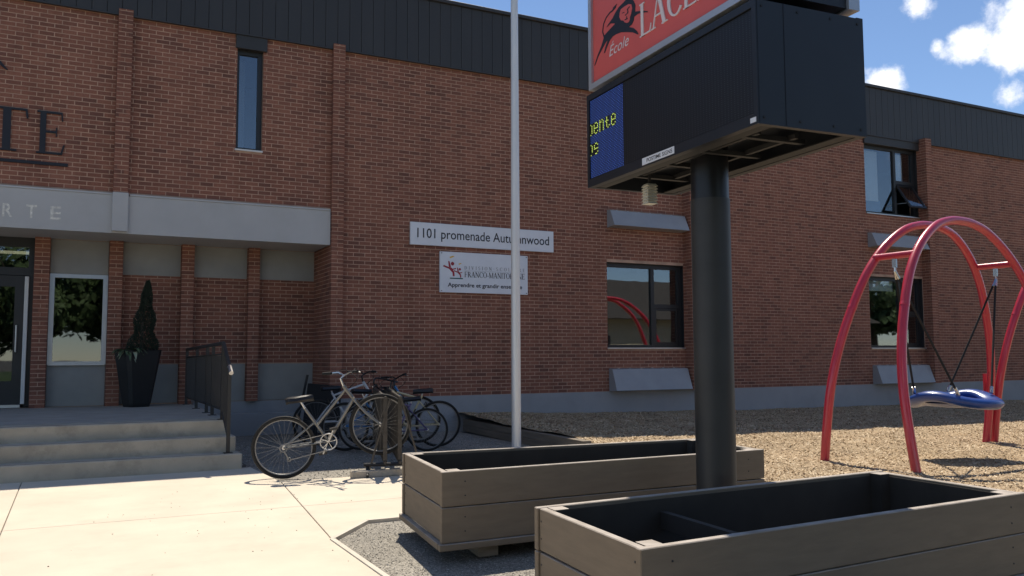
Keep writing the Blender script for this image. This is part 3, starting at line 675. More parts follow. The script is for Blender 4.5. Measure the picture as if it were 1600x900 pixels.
# entrance window with silver frame
w = MB(); x0, x1, z0, z1 = -.362, .464, 1.19, 2.62
w.box(x0, x0+.07, YR-.03, YR+.05, z0, z1); w.box(x1-.07, x1, YR-.03, YR+.05, z0, z1); w.box(x0+.07, x1-.07, YR-.029, YR+.049, z1-.06, z1); w.box(x0+.07, x1-.07, YR-.029, YR+.049, z0, z0+.055)
win = obj('window', w, 'silver', bld, label='entrance window in a pale metal frame'); g = MB(); g.box(x0+.07, x1-.07, YR+.01, YR+.016, z0+.055, z1-.06); obj('pane', g, 'doorglass', win)
s = MB(); s.box(x0+.02, x1-.02, YR-.05, YR-.03, z0-.006, z0+.018); obj('sill', s, 'silver', win)
# glazed entrance door and transom
d = MB(); Yd = YR+.02
d.box(-3.0, -.582, Yd, Yd+.07, 3.02, 3.17); d.box(-3.0, -.582, Yd, Yd+.07, 2.58, 2.70); d.box(-.66, -.582, Yd-.001, Yd+.071, .56, 3.17); d.box(-1.95, -1.87, Yd-.001, Yd+.071, .56, 3.17)
df = obj('door_frame', d, 'dark', bld)
g = MB(); g.box(-3, -.64, Yd+.03, Yd+.036, 2.70, 3.02); obj('transom_pane', g, 'doorglass', df)
d = MB(); a, b = -1.86, -.70
d.box(a, a+.14, Yd-.01, Yd+.04, .60, 2.57); d.box(b-.13, b, Yd-.01, Yd+.04, .60, 2.57); d.box(a+.14, b-.13, Yd-.009, Yd+.039, .60, .95); d.box(a+.14, b-.13, Yd-.009, Yd+.039, 2.40, 2.57)
dr = obj('door', d, 'dark', bld); g = MB(); g.box(a+.14, b-.13, Yd+.01, Yd+.016, .95, 2.40); obj('pane', g, 'doorglass', dr)
h = MB(); h.tube([(b-.09, Yd-.01, 1.4), (b-.09, Yd-.07, 1.4), (b-.09, Yd-.07, 1.8), (b-.09, Yd-.01, 1.8)], .012); obj('handle', h, 'alu', dr)
j = MB(); j.bevbox(-.70, -.645, Yd-.06, Yd-.002, .60, 2.56, .004); obj('door_edge_strip', j, 'whitemetal', df)
j = MB(); j.bevbox(-3.0, -.70, Yd-.07, Yd-.002, .545, .595, .004); obj('threshold', j, 'alu', df)
tb = MB(); tb.bevbox(-1.6, -.70, 16.2, 16.3, 3.02, 3.06, .005); obj('ceiling_lamp', tb, 'tube', bld)

# ================================================================== ENTRANCE STEPS, RAILING
st = thing('entrance_steps', (-2, 10.5, 0), 'worn concrete entrance stair of three risers leading up to the door landing', 'stairs')
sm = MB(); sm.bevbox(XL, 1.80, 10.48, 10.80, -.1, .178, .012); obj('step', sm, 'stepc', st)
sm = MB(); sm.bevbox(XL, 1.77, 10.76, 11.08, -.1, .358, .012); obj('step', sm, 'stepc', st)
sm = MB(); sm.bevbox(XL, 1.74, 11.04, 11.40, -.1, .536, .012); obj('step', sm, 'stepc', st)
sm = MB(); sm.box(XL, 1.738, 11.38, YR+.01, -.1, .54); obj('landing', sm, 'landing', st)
for z, y in ((.178, 10.48), (.358, 10.76), (.536, 11.04)):
    sm = MB(); sm.box(XL, 1.62, y+.035, y+.045, z-.01, z+.0015); obj('nosing_groove', sm, 'kerb', st)
ra = thing('entrance_railing', (1.66, 13, .54), 'dark metal railing with thin balusters along the open side of the entrance landing', 'railing')
rx = 1.655
t = MB(); t.tube([(rx, 14.9, 1.43), (rx, 11.10, 1.475), (rx, 10.62, 1.20), (rx, 10.50, 1.135)], .024, 8); t.bar((rx, 14.9, 1.30), (rx, 11.10, 1.34), .02); t.bar((rx, 14.9, .66), (rx, 11.15, .66), .022); t.bar((rx, 11.15, .66), (rx, 10.62, .36), .022); obj('handrail', t, 'rail', ra, smooth=True)
t = MB(); t.tube([(rx, 10.60, 1.19), (rx, 10.47, 1.115)], .027, 8); obj('sunlit_rail_end', t, 'chrome', ra)  # bright steel on the dark rail stands in for sunlight on its end
for y, zt, z0 in ((14.88, 1.43, .54), (13.6, 1.445, .54), (12.5, 1.455, .54), (11.95, 1.46, .54), (11.10, 1.47, .536), (10.60, 1.18, .178)):
    t = MB(); t.box(rx-.02, rx+.02, y-.02, y+.02, z0, zt); t.box(rx-.05, rx+.05, y-.05, y+.05, z0, z0+.008); obj('post', t, 'rail', ra)
bal = MB(); bal.box(-.007, .007, -.007, .007, 0, 1); bal_me = mesh_from(bal, 'baluster'); bal_me.materials.append(MT['rail'])
y = 11.22
while y < 14.85:
    o = inst('baluster', bal_me, (rx, y, .66), ra); o.scale = (1, 1, .66+(y-11.1)*0-.0); y += .105
for y, z0, z1 in ((11.0, .57, 1.40), (10.9, .52, 1.34), (10.8, .46, 1.29), (10.7, .40, 1.23)):
    o = inst('baluster', bal_me, (rx, y, z0), ra); o.scale = (1, 1, z1-z0)

# ================================================================== POT WITH CONIFER
pc = Vector((.90, 14.62, .54))
pt = MB(); n_ = 4
def sq(r, z, b=.25):
    o = []
    for k in range(4):
        for s in (-1, 1):
            a = R_(45+90*k+20)+s*b*.5; o.append((pc.x+r*math.cos(a), pc.y+r*math.sin(a), pc.z+z))
    return o
prof = [(.19, 0), (.21, .05), (.35, .86), (.36, .88), (.33, .88), (.30, .80)]
vs = []; 
for r_, z_ in prof: vs += sq(r_, z_)
pt.add(vs, [(i*8+k, i*8+(k+1) % 8, (i+1)*8+(k+1) % 8, (i+1)*8+k) for i in range(len(prof)-1) for k in range(8)]+[tuple(reversed(range(8)))])
tall = obj('tall_pot', pt, 'pot', None, 'tall tapering black planter pot standing on the entrance landing', 'pot')
sm = MB(); sm.add([(pc.x+.26*math.cos(a), pc.y+.26*math.sin(a), pc.z+.82) for a in [2*math.pi*k/12 for k in range(12)]], [tuple(range(12))]); obj('soil', sm, 'soil', tall)
con = thing('potted_conifer', pc+Vector((.03, .02, .82)), 'dark narrow conifer rising to a point from the black pot', 'conifer')
t = MB(); t.tube([pc+Vector((.04, 0, .80)), pc+Vector((.06, 0, 1.3)), pc+Vector((.12, 0, 1.9))], [.03, .02, .006], 6); obj('trunk', t, 'bark', con)
t = MB()
for k in range(9500):
    h = random.random()**1.15; ang = random.uniform(0, 2*math.pi); rad = .20*(1-h)**.8*(1+.22*math.sin(h*17+ang*2))*(.45+.55*random.random()**.4)+.012
    c = pc+Vector((.06+.06*h+rad*math.cos(ang), rad*math.sin(ang), .84+1.12*h)); L = random.uniform(.013, .03)
    d1 = Vector((math.cos(ang)*.5, math.sin(ang)*.5, random.uniform(.5, 1.1))).normalized(); d2 = d1.cross(Vector((random.uniform(-1, 1), random.uniform(-1, 1), .2))).normalized()
    t.add([c-d2*L*.28, c+d2*L*.28, c+d1*L+d2*L*.12, c+d1*L-d2*L*.12], [(0, 1, 2, 3)])
obj('crown', t, 'leaf', con, fix=False)
hs = thing('hosta_plant', pc+Vector((-.14, -.2, .82)), 'small leafy plant with pale-edged leaves spilling over the pot rim', 'plant')
for k in range(30):
    ang = random.uniform(R_(165), R_(345)); L = random.uniform(.13, .24); b = pc+Vector((-.14+random.uniform(-.09, .12), -.17+random.uniform(-.06, .06), .86)); wd = random.uniform(.022, .036)
    dirn = Vector((math.cos(ang), math.sin(ang), 0)); sd_ = Vector((-math.sin(ang), math.cos(ang), 0)); rise = random.uniform(.3, 1.0); pts = []
    for q in range(5):
        f = q/4; p = b+dirn*L*f+Vector((0, 0, L*(rise*f-1.15*f*f))); w_ = wd*math.sin(math.pi*min(.97, f*.9+.08)); pts.append((p, w_))
    lf = MB(); lv = []
    for p, w_ in pts: lv += [p-sd_*w_+Vector((0, 0, .006)), p, p+sd_*w_+Vector((0, 0, .006))]
    lf.add(lv, [(i*3+j_, i*3+j_+1, i*3+j_+4, i*3+j_+3) for i in range(4) for j_ in range(2)]); obj('leaf', lf, 'hostaedge' if k % 3 == 0 else 'hosta', hs, fix=False)

# ================================================================== WALL SIGNS
sg = thing('address_sign', (6.65, YF-.03, 3.27), 'long white address board reading 1101 promenade Autumnwood on the brick wall', 'sign')
b_ = MB(); b_.bevbox(5.209, 8.10, YF-.05, YF-.005, 3.262, 3.664, .003); obj('board', b_, 'white', sg)
t = MB(); font_text(t, '1101 promenade Autumnwood', (5.335, YF-.05, 3.338), XU, ZU, FN, 2.665, .225, .0025, bold=.006)
xs_ = sorted({round(v_.x, 4) for v_ in t.v}); gaps = sorted(range(len(xs_)-1), key=lambda i: xs_[i]-xs_[i+1])[:2]; cuts = [-1e9]+sorted(xs_[i]+.001 for i in gaps)+[1e9]
for lo_, hi_ in zip(cuts, cuts[1:]):
    w_ = MB()
    for f_ in t.f:
        if lo_ < t.v[f_[0]].x <= hi_: w_.add([t.v[i] for i in f_], [tuple(range(len(f_)))])
    obj('lettering', w_, 'ink', sg, fix=False)
sg = thing('division_sign', (6.65, YF-.03, 2.44), 'white school division board with a crimson figures logo below the address board', 'sign')
b_ = MB(); b_.bevbox(5.769, 7.54, YF-.045, YF-.005, 2.437, 3.167, .003); obj('board', b_, 'white', sg)
oS = (0, YF-.045, 0)
def figure(mb, x, z, s):
    k = 0
    def P(pl):
        nonlocal k; k += 1
        mb.prism([(x+a*s, z+b*s) for a, b in pl], oS, XU, ZU, FN, .002+k*.0001)
    P([(.62+.11*math.cos(R_(q*24)), .80+.11*math.sin(R_(q*24))) for q in range(15)])
    P([(.0, .62), (.06, .70), (.30, .62), (.46, .56), (.40, .48), (.22, .54)])
    P([(.34, .95), (.42, .94), (.52, .62), (.46, .50), (.38, .62)])
    P([(.44, .58), (.56, .56), (.74, .30), (.76, .05), (.64, .05), (.62, .26), (.40, .48)])
    P([(.52, .58), (.62, .50), (.86, .56), (.84, .48), (.60, .42)])
t = MB(); figure(t, 5.825, 2.715, .30); figure(t, 6.03, 2.70, .20); obj('logo_figures', t, 'crimson', sg)
t = MB(); t.prism([(5.95, 3.075), (6.02, 3.10), (6.05, 3.085), (5.97, 3.05)], oS, XU, ZU, FN, .002); t.prism([(6.125, 2.96), (6.17, 2.975), (6.19, 2.965), (6.14, 2.94)], oS, XU, ZU, FN, .002); obj('logo_flames', t, 'gold', sg)
t = MB(); t.prism(rect(5.96, 2.683, 6.215, 2.703), oS, XU, ZU, FN, .002); obj('logo_bar', t, 'teal', sg)
t = MB(); serif_text(t, 'DIVISION.SCOLAIRE', (6.245, YF-.045, 2.862), XU, ZU, FN, 1.235, .062, .002, gap=.5); obj('lettering', t, 'greyink', sg)
t = MB(); t.prism(rect(6.245, 2.838, 7.48, 2.841), oS, XU, ZU, FN, .0015); obj('rule', t, 'greyink', sg)
t = MB(); serif_text(t, 'FRANCO-MANITOBAINE', (6.245, YF-.045, 2.722), XU, ZU, FN, 1.235, .10, .002, gap=.0); obj('lettering', t, 'ink', sg)
t = MB(); font_text(t, 'Apprendre et grandir ensemble', (5.918, YF-.045, 2.516), XU, ZU, FN, 1.5, .098, .002, bold=.022); obj('lettering', t, 'ink', sg)
for x in (5.80, 7.51):
    for z in (2.465, 3.14):
        t = MB(); t.prism([(x+.011*math.cos(R_(q*45)), z+.011*math.sin(R_(q*45))) for q in range(8)], oS, XU, ZU, FN, .008); obj('screw', t, 'greyink', sg)

# ================================================================== FLAGPOLE
fp = thing('flagpole', (5.30, 10.27, 0), 'tall tapered silver flagpole standing in front of the address board', 'flagpole')
t = MB(); t.tube([(5.30, 10.27, 0), (5.30, 10.27, 3), (5.30, 10.27, 9.5)], [.063, .060, .038], 20); obj('shaft', t, 'pole', fp, smooth=True)
t = MB(); t.lathe([(.16, 0), (.16, .02), (.085, .06), (.066, .09)], (5.30, 10.27, 0)); obj('base_collar', t, 'alu', fp, smooth=True)
t = MB(); t.lathe([(.0, -.06), (.045, -.04), (.06, 0), (.045, .04), (.0, .06)], (5.30, 10.27, 9.55), 12); obj('finial', t, 'chrome', fp, smooth=True)

# ================================================================== TIMBER BORDER
tb_ = thing('timber_border', (6.1, 11, 0), 'weathered brown timber border along the left edge of the wood chip bed', 'border')
for y0, y1, x0, x1 in ((9.62, 11.85, 5.93, 6.06), (11.86, 14.08, 6.06, 6.20)):
    for z0, z1, o_ in ((-.02, .085, 0), (.089, .19, .006)):
        t = MB(); t.hexa([(x0+o_, y0, z0), (x0+.13+o_, y0, z0), (x1+.13+o_, y1, z0), (x1+o_, y1, z0), (x0+o_, y0, z1), (x0+.13+o_, y0, z1), (x1+.13+o_, y1, z1), (x1+o_, y1, z1)]); obj('sleeper', t, 'timber', tb_)
for y0, y1 in ((1.6, 3.65), (3.66, 6.65), (6.66, 9.61)):
    t = MB(); t.bevbox(5.94, 6.07, y0, y1, -.02, .06, .01); obj('sleeper', t, 'timber', tb_)

# ================================================================== PYLON SIGN
a_ = R_(86.2); el = Vector((math.cos(a_), math.sin(a_), 0)); es = Vector((math.sin(a_), -math.cos(a_), 0)); zz = Vector((0, 0, 1))
PC = Vector((3.865, 4.57, 0)); PL, PW = 2.02, .81
ps = thing('pylon_sign', (PC.x, PC.y, 0), 'black pylon sign with red school panel over LED board on one round post', 'sign')
def lbox(mb, l0, l1, s0, s1, z0, z1):
    p = lambda l, s, z: PC+el*l+es*s+zz*z
    return mb.hexa([p(l0, s0, z0), p(l0, s1, z0), p(l1, s1, z0), p(l1, s0, z0), p(l0, s0, z1), p(l0, s1, z1), p(l1, s1, z1), p(l1, s0, z1)])
h, q = PL/2, PW/2
t = MB(); t.tube([(PC.x, PC.y, -.1), (PC.x, PC.y, 2.36)], .133, 40); obj('post', t, 'post', ps, smooth=True)
t = MB(); t.tube([(PC.x, PC.y, 2.36), (PC.x, PC.y, 2.95)], .128, 40); obj('post_sleeve', t, 'black', ps, smooth=True)
t = MB(); lbox(t, -h, h, -q+.05, q-.05, 2.75, 3.325)
lbox(t, -h, h, -q, -q+.05, 3.285, 3.33); lbox(t, -h, h, q-.05, q, 2.6, 3.33); lbox(t, -h, h, -q, -q+.05, 2.6, 2.662); lbox(t, -h, -h+.035, -q, -q+.05, 2.662, 3.285); lbox(t, h-.035, h, -q, -q+.05, 2.662, 3.285)
lbox(t, -h, -h+.04, -q+.05, q-.05, 2.6, 2.75); lbox(t, h-.04, h, -q+.05, q-.05, 2.6, 2.75)
cab = obj('lower_cabinet', t, 'signblack', ps)
t = MB(); lbox(t, -h-.0025, -h, -.205, -.202, 2.605, 3.325); lbox(t, -h-.002, -h, -q+.01, -q+.012, 2.61, 3.32); obj('panel_seam', t, 'ink', cab)
for sx_ in (-.36, -.1, .15, .36):
    for z_ in (2.64, 3.29):
        t = MB(); t.prism([(.009*math.cos(R_(60*k)), .009*math.sin(R_(60*k))) for k in range(6)], PC-el*h+es*sx_+zz*z_, es, zz, -el, .004); obj('rivet', t, 'signgrey', cab)
t = MB(); lbox(t, -h+.04, h-.04, -q+.002, -q+.14, 2.604, 2.612); lbox(t, -h+.04, h-.04, q-.14, q-.002, 2.604, 2.612); obj('underside_flange', t, 'signgrey', cab)
t = MB()
for l in (-.62, -.2, .22, .64): lbox(t, l-.02, l+.02, -q+.14, q-.14, 2.63, 2.66)
lbox(t, -.7, .7, -.16, -.13, 2.64, 2.67); lbox(t, -.7, .7, .13, .16, 2.64, 2.67); obj('underside_brace', t, 'signgrey', cab)
# LED face (faces left, towards the walk)
NC, NR = 128, 46; l0, l1, z0, z1 = -h+.035, h-.035, 2.668, 3.28
fo = PC+el*l1-es*(q-.012)                      # far upper-left corner line of the LED field
me = bpy.data.meshes.new('led_screen'); p = lambda u, z: tuple(fo-el*u+zz*z-ORG[ps])
me.from_pydata([p(0, z0), p(l1-l0, z0), p(l1-l0, z1), p(0, z1)], [], [(0, 1, 2, 3)])
uvl = me.uv_layers.new(name='UVMap')
for i, (a, b) in enumerate(((0, 0), (NC*.5, 0), (NC*.5, NR), (0, NR))): uvl.data[i].uv = (a, b)
me.materials.append(MT['led']); scr = bpy.data.objects.new('led_screen', me); COL.objects.link(scr); scr.parent = ps; ORG[scr] = ORG[ps]
# lit block of the message: 20 columns wide, with the tail of two yellow words
ND, pitu, pitz = 28, .0178, (z1-z0)/NR
font5 = {'e': ['0110', '1001', '1001', '1111', '1000', '1001', '0110'], 'n': ['1010', '1101', '1001', '1001', '1001', '1001', '1001'], 't': ['0100', '0100', '1110', '0100', '0100', '0101', '0010'], ')': ['100', '010', '010', '010', '010', '010', '100']}
lit = {}
def put(s, col, row):
    for c_ in s:
        g = font5[c_]
        for r_, line in enumerate(g):
            for k_, bit in enumerate(line):
                if 0 <= col+k_ < ND: lit[(col+k_, row-r_)] = bit == '1'
        col += len(g[0])+1
put(')', 0, 31)
put('ente', 3, 31); put(')', 0, 19); put('e', 3, 19)
dots = {'bluedot': MB(), 'whitedot': MB(), 'yellowdot': MB()}
for c_ in range(ND):
    for r_ in range(NR):
        key = (c_, r_); st_ = lit.get(key)
        if st_ is False: continue
        if st_ and random.random() < .08: continue
        nm = 'yellowdot' if st_ else ('whitedot' if (c_+r_) % 2 else 'bluedot')
        c = fo-el*((c_+.5)*pitu)+zz*(z0+(r_+.5)*pitz)-es*.002; rad = .0042 if nm != 'yellowdot' else .0052
        dots[nm].add([c-el*(rad*math.cos(k*math.pi/3))+zz*(rad*math.sin(k*math.pi/3)) for k in range(6)], [tuple(range(6))])
for nm, mb in dots.items(): obj('lit_pixels', mb, nm, scr, fix=False, kind='stuff', label={'bluedot': 'deep blue lit pixels', 'whitedot': 'pale blue lit pixels', 'yellowdot': 'yellow green lit word endings ente and e'}[nm])
lf_o = fo-es*.012; U = -el; NV = -es
t = MB(); t.prism(rect(.80, 2.612, 1.19, 2.66), PC+el*h-es*q, U, zz, NV, .003); pl = obj('maker_plate', t, 'white', cab)
t = MB(); font_text(t, 'POSTIME SIGNS', PC+el*h-es*q+U*.86+zz*2.622, U, zz, NV, .31, .027, .0042, bold=.006); obj('lettering', t, 'ink', pl)
t = MB(); t.prism(rect(1.955, 2.614, 2.005, 2.642), PC+el*h-es*q, U, zz, NV, .003); obj('rating_label', t, 'white', cab)
# upper red light box
t = MB(); lbox(t, -h+.02, h-.02, -q+.06, q-.06, 3.385, 4.40); ub = obj('upper_cabinet', t, 'signblack', ps)
t = MB(); lbox(t, -h+.15, h-.15, -.12, .12, 3.33, 3.385); obj('cabinet_spacer', t, 'signblack', ps)
for s_ in (-1, 1):
    so = s_*(q-.02); t = MB(); w_ = .045
    sa, sb = (so, so+.085) if s_ < 0 else (so-.085, so)
    lbox(t, -h, h, sa, sb, 3.375, 3.375+w_); lbox(t, -h, h, sa, sb, 4.40-w_, 4.40); lbox(t, -h, -h+w_, sa, sb, 3.375+w_, 4.40-w_); lbox(t, h-w_, h, sa, sb, 3.375+w_, 4.40-w_); fr_ = obj('silver_frame', t, 'silver', ub)
    t = MB(); fa = so+.02 if s_ < 0 else so-.028; lbox(t, -h+w_, h-w_, fa, fa+.008, 3.375+w_, 4.40-w_); obj('face_panel', t, 'red', ub)
FO = PC+el*h-es*(q-.02-.02)
def sface(mb, pl, d): return mb.prism(pl, FO, U, zz, NV, d)
body = [(0.061, 3.561), (0.115, 3.627), (0.179, 3.682), (0.216, 3.73), (0.211, 3.745), (0.242, 3.751), (0.312, 3.765), (0.381, 3.777), (0.386, 3.783), (0.323, 3.806), (0.263, 3.798), (0.283, 3.811), (0.353, 3.835), (0.402, 3.865), (0.451, 3.886), (0.517, 3.894), (0.564, 3.905), (0.609, 3.889), (0.653, 3.855), (0.679, 3.812), (0.673, 3.764), (0.712, 3.752), (0.773, 3.734), (0.842, 3.702), (0.836, 3.699), (0.747, 3.728), (0.703, 3.734), (0.659, 3.732), (0.653, 3.708), (0.63, 3.688), (0.585, 3.683), (0.647, 3.653), (0.691, 3.616), (0.714, 3.585), (0.703, 3.586), (0.638, 3.624), (0.548, 3.658), (0.474, 3.683), (0.398, 3.695), (0.349, 3.695), (0.305, 3.679), (0.274, 3.654), (0.228, 3.61), (0.216, 3.612), (0.239, 3.651), (0.275, 3.691), (0.25, 3.688), (0.188, 3.654), (0.126, 3.614), (0.077, 3.564)]
facep = [(0.479, 3.856), (0.525, 3.857), (0.59, 3.853), (0.626, 3.837), (0.638, 3.804), (0.624, 3.771), (0.605, 3.75), (0.605, 3.731), (0.586, 3.719), (0.559, 3.723), (0.531, 3.738), (0.513, 3.758), (0.476, 3.774), (0.458, 3.805), (0.464, 3.837)]
tailp = [(0.216, 3.746), (0.197, 3.787), (0.214, 3.841), (0.255, 3.876), (0.315, 3.894), (0.36, 3.894)]
tuft = [(0.35, 3.893), (0.365, 3.914), (0.421, 3.922), (0.399, 3.899), (0.369, 3.89)]
feat = [[(0.496, 3.82), (0.529, 3.817), (0.533, 3.81), (0.501, 3.815)],
        [(0.603, 3.832), (0.609, 3.824), (0.582, 3.818), (0.584, 3.805), (0.59, 3.796), (0.583, 3.787), (0.56, 3.786), (0.544, 3.782), (0.537, 3.789), (0.57, 3.794), (0.575, 3.804), (0.566, 3.822)],
        [(0.56, 3.775), (0.566, 3.769), (0.569, 3.756), (0.582, 3.749), (0.559, 3.748), (0.534, 3.751), (0.532, 3.757), (0.558, 3.757)]]
t = MB(); sface(t, body, .003); sface(t, tuft, .0032)
for i in range(len(tailp)-1): sface(t, stroke(tailp[i], tailp[i+1], .011), .0028+i*.0001)
em = obj('lion_emblem', t, 'ink', ub); t = MB(); sface(t, facep, .0045); obj('emblem_face', t, 'red', em); t = MB()
for i, p_ in enumerate(feat): sface(t, p_, .006+i*.0002)
obj('emblem_features', t, 'ink', em)
t = MB(); font_text(t, 'École', FO+U*.298+zz*3.553, U, zz, NV, .285, .105, .003, shear=.28); obj('lettering', t, 'lettwhite', ub)
t = MB(); serif_text(t, 'LACERTE', FO+U*.735+zz*3.548, U, zz, NV, 1.20, .24, .0065, gap=-.02); obj('lettering', t, 'lettwhite', ub)
# louvred temperature sensor hanging under the cabinet
sc_ = PC+el*.62-es*.09
t = MB()
for k in range(7): t.hexa([sc_+el*a*.045+es*b*.045+zz*(2.43+k*.022) for a, b in ((-1,-1),(1,-1),(1,1),(-1,1))]+[sc_+el*a*.033+es*b*.033+zz*(2.449+k*.022) for a, b in ((-1,-1),(1,-1),(1,1),(-1,1))])
sn = obj('temperature_sensor', t, 'sensor', ps); t = MB(); t.tube([sc_+zz*2.58, sc_+zz*2.76], .012, 8); obj('sensor_stem', t, 'signgrey', sn)

# ================================================================== PLANTER BOXES
def planter(label, F, zt, zb, divider, seed):
    FL, FR, BR, BLc = [Vector((*p_, 0)) for p_ in F]
    rnd = random.Random(seed)
    ctr = (FL+FR+BR+BLc)/4; th = .042
    P = thing('planter_box', (ctr.x, ctr.y, 0), label, 'planter', 'wooden planter boxes beside the sign post')
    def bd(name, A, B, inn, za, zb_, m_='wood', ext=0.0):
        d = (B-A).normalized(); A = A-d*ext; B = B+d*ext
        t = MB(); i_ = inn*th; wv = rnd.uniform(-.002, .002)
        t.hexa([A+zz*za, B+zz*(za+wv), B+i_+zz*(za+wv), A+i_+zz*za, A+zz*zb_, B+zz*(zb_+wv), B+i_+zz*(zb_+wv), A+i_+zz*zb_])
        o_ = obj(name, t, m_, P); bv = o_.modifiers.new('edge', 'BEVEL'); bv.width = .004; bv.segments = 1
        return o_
    fr = (FR-FL).normalized(); lf = (BLc-FL).normalized(); rf = (BR-FR).normalized(); bk = (BR-BLc).normalized()
    zm = zb+(zt-zb)*.5
    for za, zc in ((zb, zm-.003), (zm+.003, zt)):
        bd('board', FL, FR, lf, za, zc); bd('board', BLc, BR, -lf, za, zc)
        bd('board', FL+lf*(th+.002)+fr*.012, BLc-lf*(th+.002)+fr*.012, fr, za, zc-.003); bd('board', FR+rf*(th+.002)-fr*.004, BR-rf*(th+.002)-fr*.004, -fr, za, zc-.003)
    for C_, a, b in ((FL, fr, lf), (FR, -fr, rf), (BLc, fr, -lf), (BR, -fr, -rf)):
        p0 = C_+a*(th+.016)+b*(th+.004); t = MB(); s = .085
        t.hexa([p0+zz*zb, p0+a*s+zz*zb, p0+a*s+b*s+zz*zb, p0+b*s+zz*zb, p0+zz*(zt-.006), p0+a*s+zz*(zt-.006), p0+a*s+b*s+zz*(zt-.006), p0+b*s+zz*(zt-.006)]); obj('corner_post', t, 'shadewood', P); t = MB(); zq = zt-.0058; t.hexa([p0+zz*zq, p0+a*s+zz*zq, p0+a*s+b*s+zz*zq, p0+b*s+zz*zq]+[v_+zz*.004 for v_ in (p0+zz*zq, p0+a*s+zz*zq, p0+a*s+b*s+zz*zq, p0+b*s+zz*zq)]); obj('lit_post_top', t, 'wood', P)  # post sides coloured as in shade, thin top piece as in sun
    t = MB(); t.add([FL+zz*(zb+.04)+fr*.05+lf*.05, FR+zz*(zb+.04)-fr*.05+rf*.05, BR+zz*(zb+.04)-fr*.05-rf*.05, BLc+zz*(zb+.04)+fr*.05-lf*.05], [(0, 1, 2, 3)]); obj('soil', t, 'soil', P)
    for A, B, nn_ in ((FL+lf*.045, FR+rf*.045, lf), (BLc-lf*.045, BR-rf*.045, -lf), (FL+fr*.056, BLc+fr*.056, fr), (FR-fr*.05, BR-fr*.05, -fr)):
        d_ = (B-A).normalized(); t = MB(); A2 = A+d_*.05; B2 = B-d_*.05; t.hexa([A2+zz*(zb+.02), B2+zz*(zb+.02), B2+nn_*.006+zz*(zb+.02), A2+nn_*.006+zz*(zb+.02), A2+zz*(zt-.02), B2+zz*(zt-.02), B2+nn_*.006+zz*(zt-.02), A2+nn_*.006+zz*(zt-.02)]); obj('inner_shade', t, 'shadewood', P)  # dark sheets over the boards paint the shade inside the box
    # bottom sole boards, slightly proud
    o = .018
    for A, B, inn in ((FL-lf*o-fr*o, FR-rf*o+fr*o, lf), (FL-fr*o+lf*.04, BLc-fr*o+lf*o, fr), (BLc+lf*o, BR+rf*o, -lf), (FR+fr*o+rf*.04, BR+fr*o, -fr)):
        bd('sole_board', A, B, inn, zb-.045, zb-.003)
    for f_ in (.13, .87):
        t = MB(); A = FL+(FR-FL)*f_; B = BLc+(BR-BLc)*f_
        for g in (.06, .55):
            c = A+(B-A)*g; d2 = (B-A)*.34
            t.hexa([c-fr*.07, c+fr*.07, c+fr*.07+d2, c-fr*.07+d2]+[v_+zz*(zb-.047) for v_ in (c-fr*.07, c+fr*.07, c+fr*.07+d2, c-fr*.07+d2)])
        obj('support_block', t, 'timber', P)
    if divider:
        t = MB(); A = FL+(FR-FL)*divider+lf*.06+zz*(zt-.13); B = BLc+(BR-BLc)*divider-lf*.06+zz*(zt-.13); t.bar(A, B, .04, .09); obj('cross_brace', t, 'shadewood', P)
    # screws
    for A, B, nrm in ((FL, BLc, -fr), (FL, FR, -lf)):
        for f_ in (.06, .94):
            for z in (.15, .35, .65, .85):
                t = MB(); c = A+(B-A)*f_+zz*(zb+(zt-zb)*z)+(fr*.012 if nrm == -fr else Vector((0, 0, 0))); u_ = (B-A).normalized()
                t.prism([(.005*math.cos(R_(60*k)), .005*math.sin(R_(60*k))) for k in range(6)], c, u_, zz, nrm, .002); obj('screw', t, 'ink', P)
    return P
far_box = planter('brown wooden planter box behind the sign post, raised on blocks beside the walk', [(2.095, 5.09), (4.79, 5.10), (4.915, 6.06), (2.245, 6.24)], .57, .125, None, 1)
planter('nearest brown wooden planter box, cut off by the lower edge of the photograph', [(1.995, 2.815), (4.65, 2.95), (4.71, 3.97), (2.085, 3.85)], .545, .125, .30, 2)

# ================================================================== SWING SET
LB = Vector((8.09, 7.60, .0)); su = Vector((.99488, .10108, 0)); sv = Vector((-.10108, .99488, 0)); SEP = 1.21; lean = R_(7.5); zg = .045
half_prof = [(1.79, 0.0), (1.80, .45), (1.78, .95), (1.68, 1.42), (1.50, 1.88), (1.27, 2.30), (.97, 2.63), (.60, 2.87), (.28, 2.965), (0, 2.985)]
prof_ = [(1.79-s_, z_) for s_, z_ in half_prof]+[(1.79+s_, z_) for s_, z_ in reversed(half_prof[:-1])]
def cr_(pts, n=6):
    o = []; 
    for i in range(len(pts)-1):
        p0 = Vector(pts[max(0, i-1)]); p1 = Vector(pts[i]); p2 = Vector(pts[i+1]); p3 = Vector(pts[min(len(pts)-1, i+2)])
        for k in range(n):
            t_ = k/n; o.append(.5*((2*p1)+(p2-p0)*t_+(2*p0-5*p1+4*p2-p3)*t_*t_+(3*p1-p0-3*p2+p3)*t_**3))
    return o+[Vector(pts[-1])]
def apt(s_, z_, back, s0=0.0):
    inn = math.tan(lean)*z_
    return LB+su*(s_+s0)+sv*((-inn) if back else (-SEP+inn))+zz*(z_+zg-.06)
sw = thing('swing_frame', (LB+su*1.79-sv*.6)+zz*.04, 'glossy red arched swing frame of curved tubes on the wood chips', 'swing frame')
